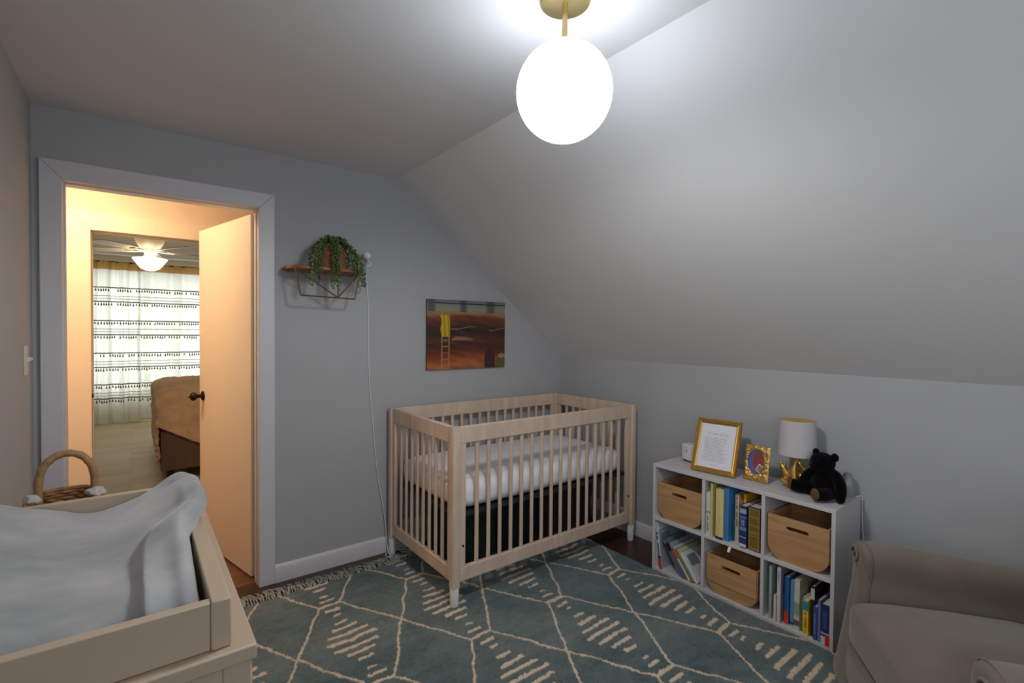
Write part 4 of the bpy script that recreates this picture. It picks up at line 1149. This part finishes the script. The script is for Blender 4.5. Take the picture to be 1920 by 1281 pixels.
m_pad = mat('grey_blue_velvet_cover', (122, 128, 128), 0.95, c2=(184, 180, 178), vscale=5, detail=6, bump=.35, bscale=500, sheen=.5, spec=.15)
def sstep(a, b, x):
    q = max(0, min(1, (x - a) / (b - a))); return q * q * (3 - 2 * q)
PY0, PY1 = -1.957, -1.282
def pad_section(y):
    k = sstep(-1.72, -1.50, y)                       # bulges over the rail towards the far end
    xr = -2.580 + .050 * k * (1 - .55 * sstep(-1.36, -1.285, y)); zr = .946 + .040 * sstep(-1.95, -1.62, y)
    zc = .918
    pts = [(-2.954, .902), (-2.955, .945), (-2.945, .968), (-2.915, .970), (-2.86, .948), (-2.78, zc + .004), (-2.72, zc), (-2.66, zc + .012),
           (xr - .070, zc + .034), (xr - .040, zr - .010), (xr - .020, zr), (xr - .006, zr - .008), (xr, zr - .03), (xr - .004, .952 if k > .5 else .93), (xr - .012, .945 if k > .5 else .90)]
    return smooth_open(pts, 6)
NV = 110
secs = []
for j in range(NV):
    v = j / (NV - 1); y = PY0 + (PY1 - PY0) * v
    S = pad_section(y)
    e = min(1, (PY1 - y) / .035); drop = .03 * (1 - math.sqrt(max(0, 1 - (1 - e) ** 2)))
    e2 = min(1, (y - PY0) / .07); drop += .034 * (1 - math.sqrt(max(0, 1 - (1 - e2) ** 2)))
    row = []
    for i, (x, z) in enumerate(S):
        q = Vector((x * 9, y * 6, z * 4))
        n = mn.noise(q) * .006 + mn.noise(Vector((x * 24, y * 13, 3))) * .0035 + .003 * math.sin(x * 34 + y * 21 + 2 * mn.noise(Vector((x * 6, y * 6, 7)))) + mn.noise(Vector((x * 60, y * 50, 9))) * .0012
        fl = 1 if .03 < i / len(S) < .93 else .3
        row.append((x, y, z - drop + n * fl))
    secs.append(row)
n = len(secs[0])
mb = MB(); mb._add([p for r_ in secs for p in r_], [(j * n + i, j * n + i + 1, (j + 1) * n + i + 1, (j + 1) * n + i) for j in range(NV - 1) for i in range(n - 1)])
# skirts at both ends and underside
vs0 = [(p[0], p[1], max(.878, p[2] - .07)) for p in secs[-1]]; base = len(mb.v); mb.v += vs0
mb.f += [((NV - 1) * n + i, (NV - 1) * n + i + 1, base + i + 1, base + i) for i in range(n - 1)]; mb.m += [0] * (n - 1)
vs1 = [(p[0], p[1], max(.878, p[2] - .07)) for p in secs[0]]; base2 = len(mb.v); mb.v += vs1
mb.f += [(base2 + i, base2 + i + 1, i + 1, i) for i in range(n - 1)]; mb.m += [0] * (n - 1)
o = mb.build('changing_pad', m_pad, weld=False, smooth=180)
tag(o, 'contoured changing pad under a soft grey blue velvety cover on the dresser', 'changing pad')

# wicker basket on the far end of the dresser
m_wick = mat('brown_wicker', (150, 108, 66), 0.7, var=.3, vscale=70, bump=.8, bscale=160)
m_wick2 = mat('wrapped_rattan', (158, 120, 80), 0.6, var=.2, vscale=50, stretch=(1, 1, 1), bump=.5, bscale=120)
bxc, byc = -2.812, -1.118
t = thing('wicker_basket', 'brown wicker basket with arched handle on the far end of the dresser', 'basket', (bxc, byc, ZD + .001))
mb = MB()
def sq(a, r): return r * math.copysign(abs(a) ** .75, a)
for k in range(5):
    z = ZD + .005 + k * .0078; rx = .060 + .005 * k / 4; ry = .092 + .005 * k / 4
    pts = []
    for i in range(60):
        a = 2 * PI * i / 60; w = .003 * math.sin(i * PI / 2 + k * PI)
        pts.append((bxc + sq(math.cos(a), rx + w), byc + sq(math.sin(a), ry + w), z))
    mb.tube(pts, .0046, 6, closed=True)
mb.build('woven_wall', m_wick, t, weld=False, smooth=80)
mb = MB(); mb.prism([(bxc + sq(math.cos(2 * PI * i / 40), .06), byc + sq(math.sin(2 * PI * i / 40), .092)) for i in range(40)], XY, ZD + .001, ZD + .007); mb.build('bottom', m_wick, t)
mb = MB(); mb.tube([(bxc + sq(math.cos(2 * PI * i / 60), .068), byc + sq(math.sin(2 * PI * i / 60), .1), ZD + .044) for i in range(60)], .006, 8, closed=True); mb.build('rim', m_wick, t, smooth=80)
hp_ = [(bxc + .008 + .055 * math.cos(PI * i / 32), byc + .005, ZD + .078 + .082 * math.sin(PI * i / 32) ** .85) for i in range(33)]
hp_ = [(hp_[0][0], byc + .005, ZD + .03)] + hp_ + [(hp_[-1][0], byc + .005, ZD + .03)]
mb = MB(); mb.tube(hp_, [.0088 + .0012 * (i % 4 == 0) for i in range(len(hp_))], 12); mb.build('handle', m_wick2, t, smooth=60)
m_offcloth = mat('offwhite_muslin', (190, 182, 172), .9)
def cloth_lump(name, label, c, r, seed, z):
    mb = MB(); mb.ball((c[0], c[1], z), r, 28, 16)
    vs = []
    for p in mb.v:
        v = Vector(p); k = .010 * mn.noise(v * 38 + Vector((seed, 0, 0))) + .006 * mn.noise(v * 90)
        d = (v - Vector((c[0], c[1], z))); vs.append(tuple(v + d.normalized() * k if d.length > 0 else v))
    mb.v = vs
    tag(mb.build(name, m_offcloth, smooth=80), label, 'cloth')
cloth_lump('burp_cloth', 'crumpled white cloth poking out of the wicker basket, right of its handle', (-2.745, -1.13), (.020, .02, .012), 0, .915)
cloth_lump('wash_cloth', 'crumpled white cloth in the wicker basket, left of its handle', (-2.868, -1.13), (.018, .022, .012), 5, .918)

# ================================================================== ARMCHAIR
m_chair = mat('taupe_chenille', (116, 105, 92), 0.95, var=.08, vscale=9, detail=8, bump=.5, bscale=420, sheen=.35, spec=.15)
Oc = Vector((-.572, -2.206, 0)); Ac = Vector((-.8, -.6, 0)); Bc = Vector((.6, -.8, 0))
Tc = Matrix(((Ac.x, Bc.x, 0, Oc.x), (Ac.y, Bc.y, 0, Oc.y), (0, 0, 1, 0), (0, 0, 0, 1)))
cen = Tc @ Vector((.34, .3, 0))
t = thing('armchair', 'taupe upholstered armchair with rolled arms in the right foreground', 'armchair', tuple(cen))
AL = .60                                                # arm length
def arm_outline(flip):
    p = [(.062, .07), (.058, .25), (.052, .40), (.046, .47), (.052, .515), (.056, .555), (.044, .584), (.015, .599), (-.022, .598), (-.060, .581), (-.083, .548), (-.083, .515), (-.066, .490), (-.058, .465), (-.066, .40), (-.085, .28), (-.104, .16), (-.115, .07)]
    if flip: p = [(.68 - a, b) for a, b in p]
    return smooth_closed(p, 5)
for flip in (False, True):
    ol = arm_outline(flip); n = len(ol); uc = .68 if flip else 0.0
    mb = MB(); mb.T = Tc; vs = []
    steps = []
    for sc_, v in ((.0, -.004), (.35, -.006), (.7, -.004), (.80, .0), (.9, .006), (.96, .017), (.99, .033), (1, .05)): steps.append((sc_, v))
    for k in range(1, 15): steps.append((1, .05 + (AL - .05) * k / 14))
    for sc_, v in steps:
        for (u, z) in ol:
            cz = .54 if z > .46 else min(z, .46)
            cu = uc + (-.014 if not flip else .014)
            q = sc_
            uu = cu + (u - cu) * q
            zz = (.54 + (z - .54) * q) if z > .46 else (z if q > .01 else z)
            fl = -.055 * max(0, 1 - z / .5) * (1 - sstep(0, .35, v))
            dz = -.040 * sstep(.05, AL, v) * sstep(.2, .5, z)
            nn = .003 * mn.noise(Vector((u * 9, v * 9, z * 9)))
            vs.append((uu + nn, v + fl + .006 * (q < .9) * math.sin(z * 40) * 0, zz + dz + nn))
    fs = [(j * n + k, j * n + (k + 1) % n, (j + 1) * n + (k + 1) % n, (j + 1) * n + k) for j in range(len(steps) - 1) for k in range(n)]
    fs.append(tuple((len(steps) - 1) * n + k for k in range(n)))
    mb._add(vs, fs)
    a_ = mb.build('arm', m_chair, t, smooth=60)
    # piping round the front of the arm and the little scroll
    mb = MB(); mb.T = Tc
    pp = [(u, .016 - .055 * max(0, 1 - z / .5), z) for (u, z) in ol if z > .1]
    mb.tube(pp, .0022, 6, closed=False)
    sp = []
    for k in range(26):
        a = math.radians(200 - k * 17); rr = .034 * (1 - k / 34)
        cu = uc + (-.022 if not flip else .022)
        sp.append((cu + rr * math.cos(a) * (1 if not flip else -1), -.010, .545 + rr * math.sin(a)))
    mb.tube(sp, .0045, 6)
    mb.build('piping', m_chair, a_, smooth=80, weld=False)
def puff(name, u0, u1, v0, v1, z0, z1, r, crown=.03, seed=0, nu=36, nv=36, front=0.0):
    bm = bmesh.new(); mb = MB(); mb.T = Tc
    def S(x, p): return math.copysign(abs(x) ** p, x)
    NU, NV_ = 64, 32; vs = []
    hu, hv, hz = (u1 - u0) / 2, (v1 - v0) / 2, (z1 - z0) / 2
    for j in range(NV_ + 1):
        ph = -PI / 2 + PI * j / NV_
        for i in range(NU):
            a = 2 * PI * i / NU
            cx = S(math.cos(ph), r) * S(math.cos(a), r * .7); cy = S(math.cos(ph), r) * S(math.sin(a), r * .7); cz = S(math.sin(ph), r)
            u = (u0 + u1) / 2 + hu * cx; v = (v0 + v1) / 2 + hv * cy; z = (z0 + z1) / 2 + hz * cz
            if cz > 0: z += crown * (1 - min(1, cx * cx)) * (1 - min(1, cy * cy)) * cz
            k = .005 * mn.noise(Vector((u * 8 + seed, v * 8, z * 8))) + .002 * mn.noise(Vector((u * 30, v * 30, z * 30 + seed)))
            vs.append((u + k, v + k, z + k))
    fs = [(j * NU + i, j * NU + (i + 1) % NU, (j + 1) * NU + (i + 1) % NU, (j + 1) * NU + i) for j in range(NV_) for i in range(NU)]
    mb._add(vs, fs)
    return mb.build(name, m_chair, t, smooth=80)
puff('seat_cushion', .058, .622, -.075, .50, .268, .428, .32, .045, 1)
puff('footrest_panel', .066, .614, -.072, .10, .125, .272, .28, .0, 5)
puff('lower_front_panel', .070, .610, -.045, .10, .03, .132, .25, .0, 9)
mb = MB(); mb.T = Tc; mb.box(.05, .63, .0, AL + .02, .06, .27); mb.build('seat_base', m_chair, t, bevel=.01)
# reclined back
mb = MB(); mb.T = Tc @ Matrix.Translation((0, .49, .36)) @ Matrix.Rotation(math.radians(-8), 4, 'X')
T_save = Tc; Tc = mb.T; puff('back_cushion', .03, .65, -.02, .16, -.02, .52, .35, .0, 3); Tc = T_save
mb = MB(); mb.T = Tc; mb.box(-.02, .70, AL - .01, AL + .07, .06, .62); mb.build('back_frame', m_chair, t, bevel=.03, bseg=4)
for u, v in ((-.04, .03), (.72, .03), (-.02, AL), (.70, AL)):
    mb = MB(); mb.T = Tc; mb.lathe([(.018, .012), (.024, .075), (0, .08)], (u, v, 0), 14); mb.build('leg', m_bronze, t)

# ================================================================== GLOBE CEILING LIGHT
gx, gy, gz, gr = -1.71, -1.825, 2.019, .133
t = thing('globe_ceiling_light', 'white glass globe ceiling light on a brass stem and canopy', 'ceiling light', (gx, gy, RH))
MB().lathe([(0, RH), (.071, RH), (.072, RH - .006), (.070, RH - .014), (.066, RH - .018), (0, RH - .018)], (gx, gy, 0), 64).build('canopy', m_brass, t)
MB().tube([(gx, gy, RH - .016), (gx, gy, gz + gr - .004)], .0078, 20).build('stem', m_brass, t)
MB().lathe([(0, gz + gr + .010), (.030, gz + gr + .006), (.036, gz + gr - .002), (.036, gz + gr - .010), (0, gz + gr - .010)], (gx, gy, 0), 32).build('globe_cap', m_brass, t)
MB().ball((gx, gy, gz), gr, 64, 40).build('globe_shade', glow_glass('lit_opal_glass', (236, 244, 255), GLOBE_E), t, smooth=180)
bl = bpy.data.lights.new('bulb', 'SPOT'); bl.energy = BULB_W; bl.spot_size = PI; bl.spot_blend = .4; bl.shadow_soft_size = .09; bl.color = (.98, .99, 1.0)
bo = bpy.data.objects.new('bulb', bl); COL.objects.link(bo); bo.parent = t; bo.location = (0, 0, gz - RH + .06)
for a in (-2.3, .9):
    x, y = gx + .045 * math.cos(a), gy + .045 * math.sin(a)
    MB().lathe([(0, RH - .028), (.004, RH - .027), (.0055, RH - .023), (.005, RH - .017), (0, RH - .017)], (x, y, 0), 14).build('canopy_screw', m_bronze, t)

# ================================================================== LIGHT AND CAMERA
def area(name, loc, rot, sx, sy, power, col):
    l = bpy.data.lights.new(name, 'AREA'); l.shape = 'RECTANGLE'; l.size = sx; l.size_y = sy; l.energy = power; l.color = lin(col)[:3]
    o = bpy.data.objects.new(name, l); COL.objects.link(o); o.location = loc; o.rotation_euler = rot
    return o
area('daylight_room_window', ((WX0 + WX1) / 2, -4.42, (WZ0 + WZ1) / 2), (math.radians(90), 0, 0), WX1 - WX0, WZ1 - WZ0, DAY1, (240, 243, 255))
area('added_left_window_fill', (-3.25, (WY0 + WY1) / 2, 1.45), (math.radians(90), 0, math.radians(-90)), 1.0, 1.1, LEFT_FILL, (240, 243, 255))  # added fill light outside the made-up left window
area('daylight_bedroom_window', ((W2[0] + W2[1]) / 2, BW + .25, (W2[2] + W2[3]) / 2), (math.radians(-90), 0, 0), W2[1] - W2[0], W2[3] - W2[2], DAY2, (250, 250, 250))

w = bpy.data.worlds.new('world'); SC.world = w; w.use_nodes = True
w.node_tree.nodes['Background'].inputs['Color'].default_value = lin((206, 222, 226))
w.node_tree.nodes['Background'].inputs['Strength'].default_value = WORLD

f, yaw, pitch, roll = 920.48, .6545, -.0193, .0085
fw = Vector((math.sin(yaw) * math.cos(pitch), math.cos(yaw) * math.cos(pitch), math.sin(pitch)))
rt = Vector((math.cos(yaw), -math.sin(yaw), 0)); up = rt.cross(fw)
r2 = rt * math.cos(roll) + up * math.sin(roll); u2 = -rt * math.sin(roll) + up * math.cos(roll)
cam = bpy.data.cameras.new('camera'); cam.sensor_width = 36; cam.lens = 36 * f / 1920; cam.clip_start = .02
co = bpy.data.objects.new('camera', cam); COL.objects.link(co)
co.matrix_world = Matrix(((r2.x, u2.x, -fw.x, -2.6603), (r2.y, u2.y, -fw.y, -2.8348), (r2.z, u2.z, -fw.z, 1.352), (0, 0, 0, 1)))
SC.camera = co
vs_ = SC.view_settings
SC.display_settings.display_device = 'sRGB'
vs_.view_transform = 'Standard'; vs_.look = 'None'; vs_.exposure = EXPO; vs_.gamma = 1; vs_.use_curve_mapping = False
SC.cycles.max_bounces = 10; SC.cycles.diffuse_bounces = 6; SC.cycles.transparent_max_bounces = 8
SC.cycles.caustics_reflective = False; SC.cycles.caustics_refractive = False
SC.cycles.sample_clamp_indirect = 4
SC.cycles.use_denoising = True
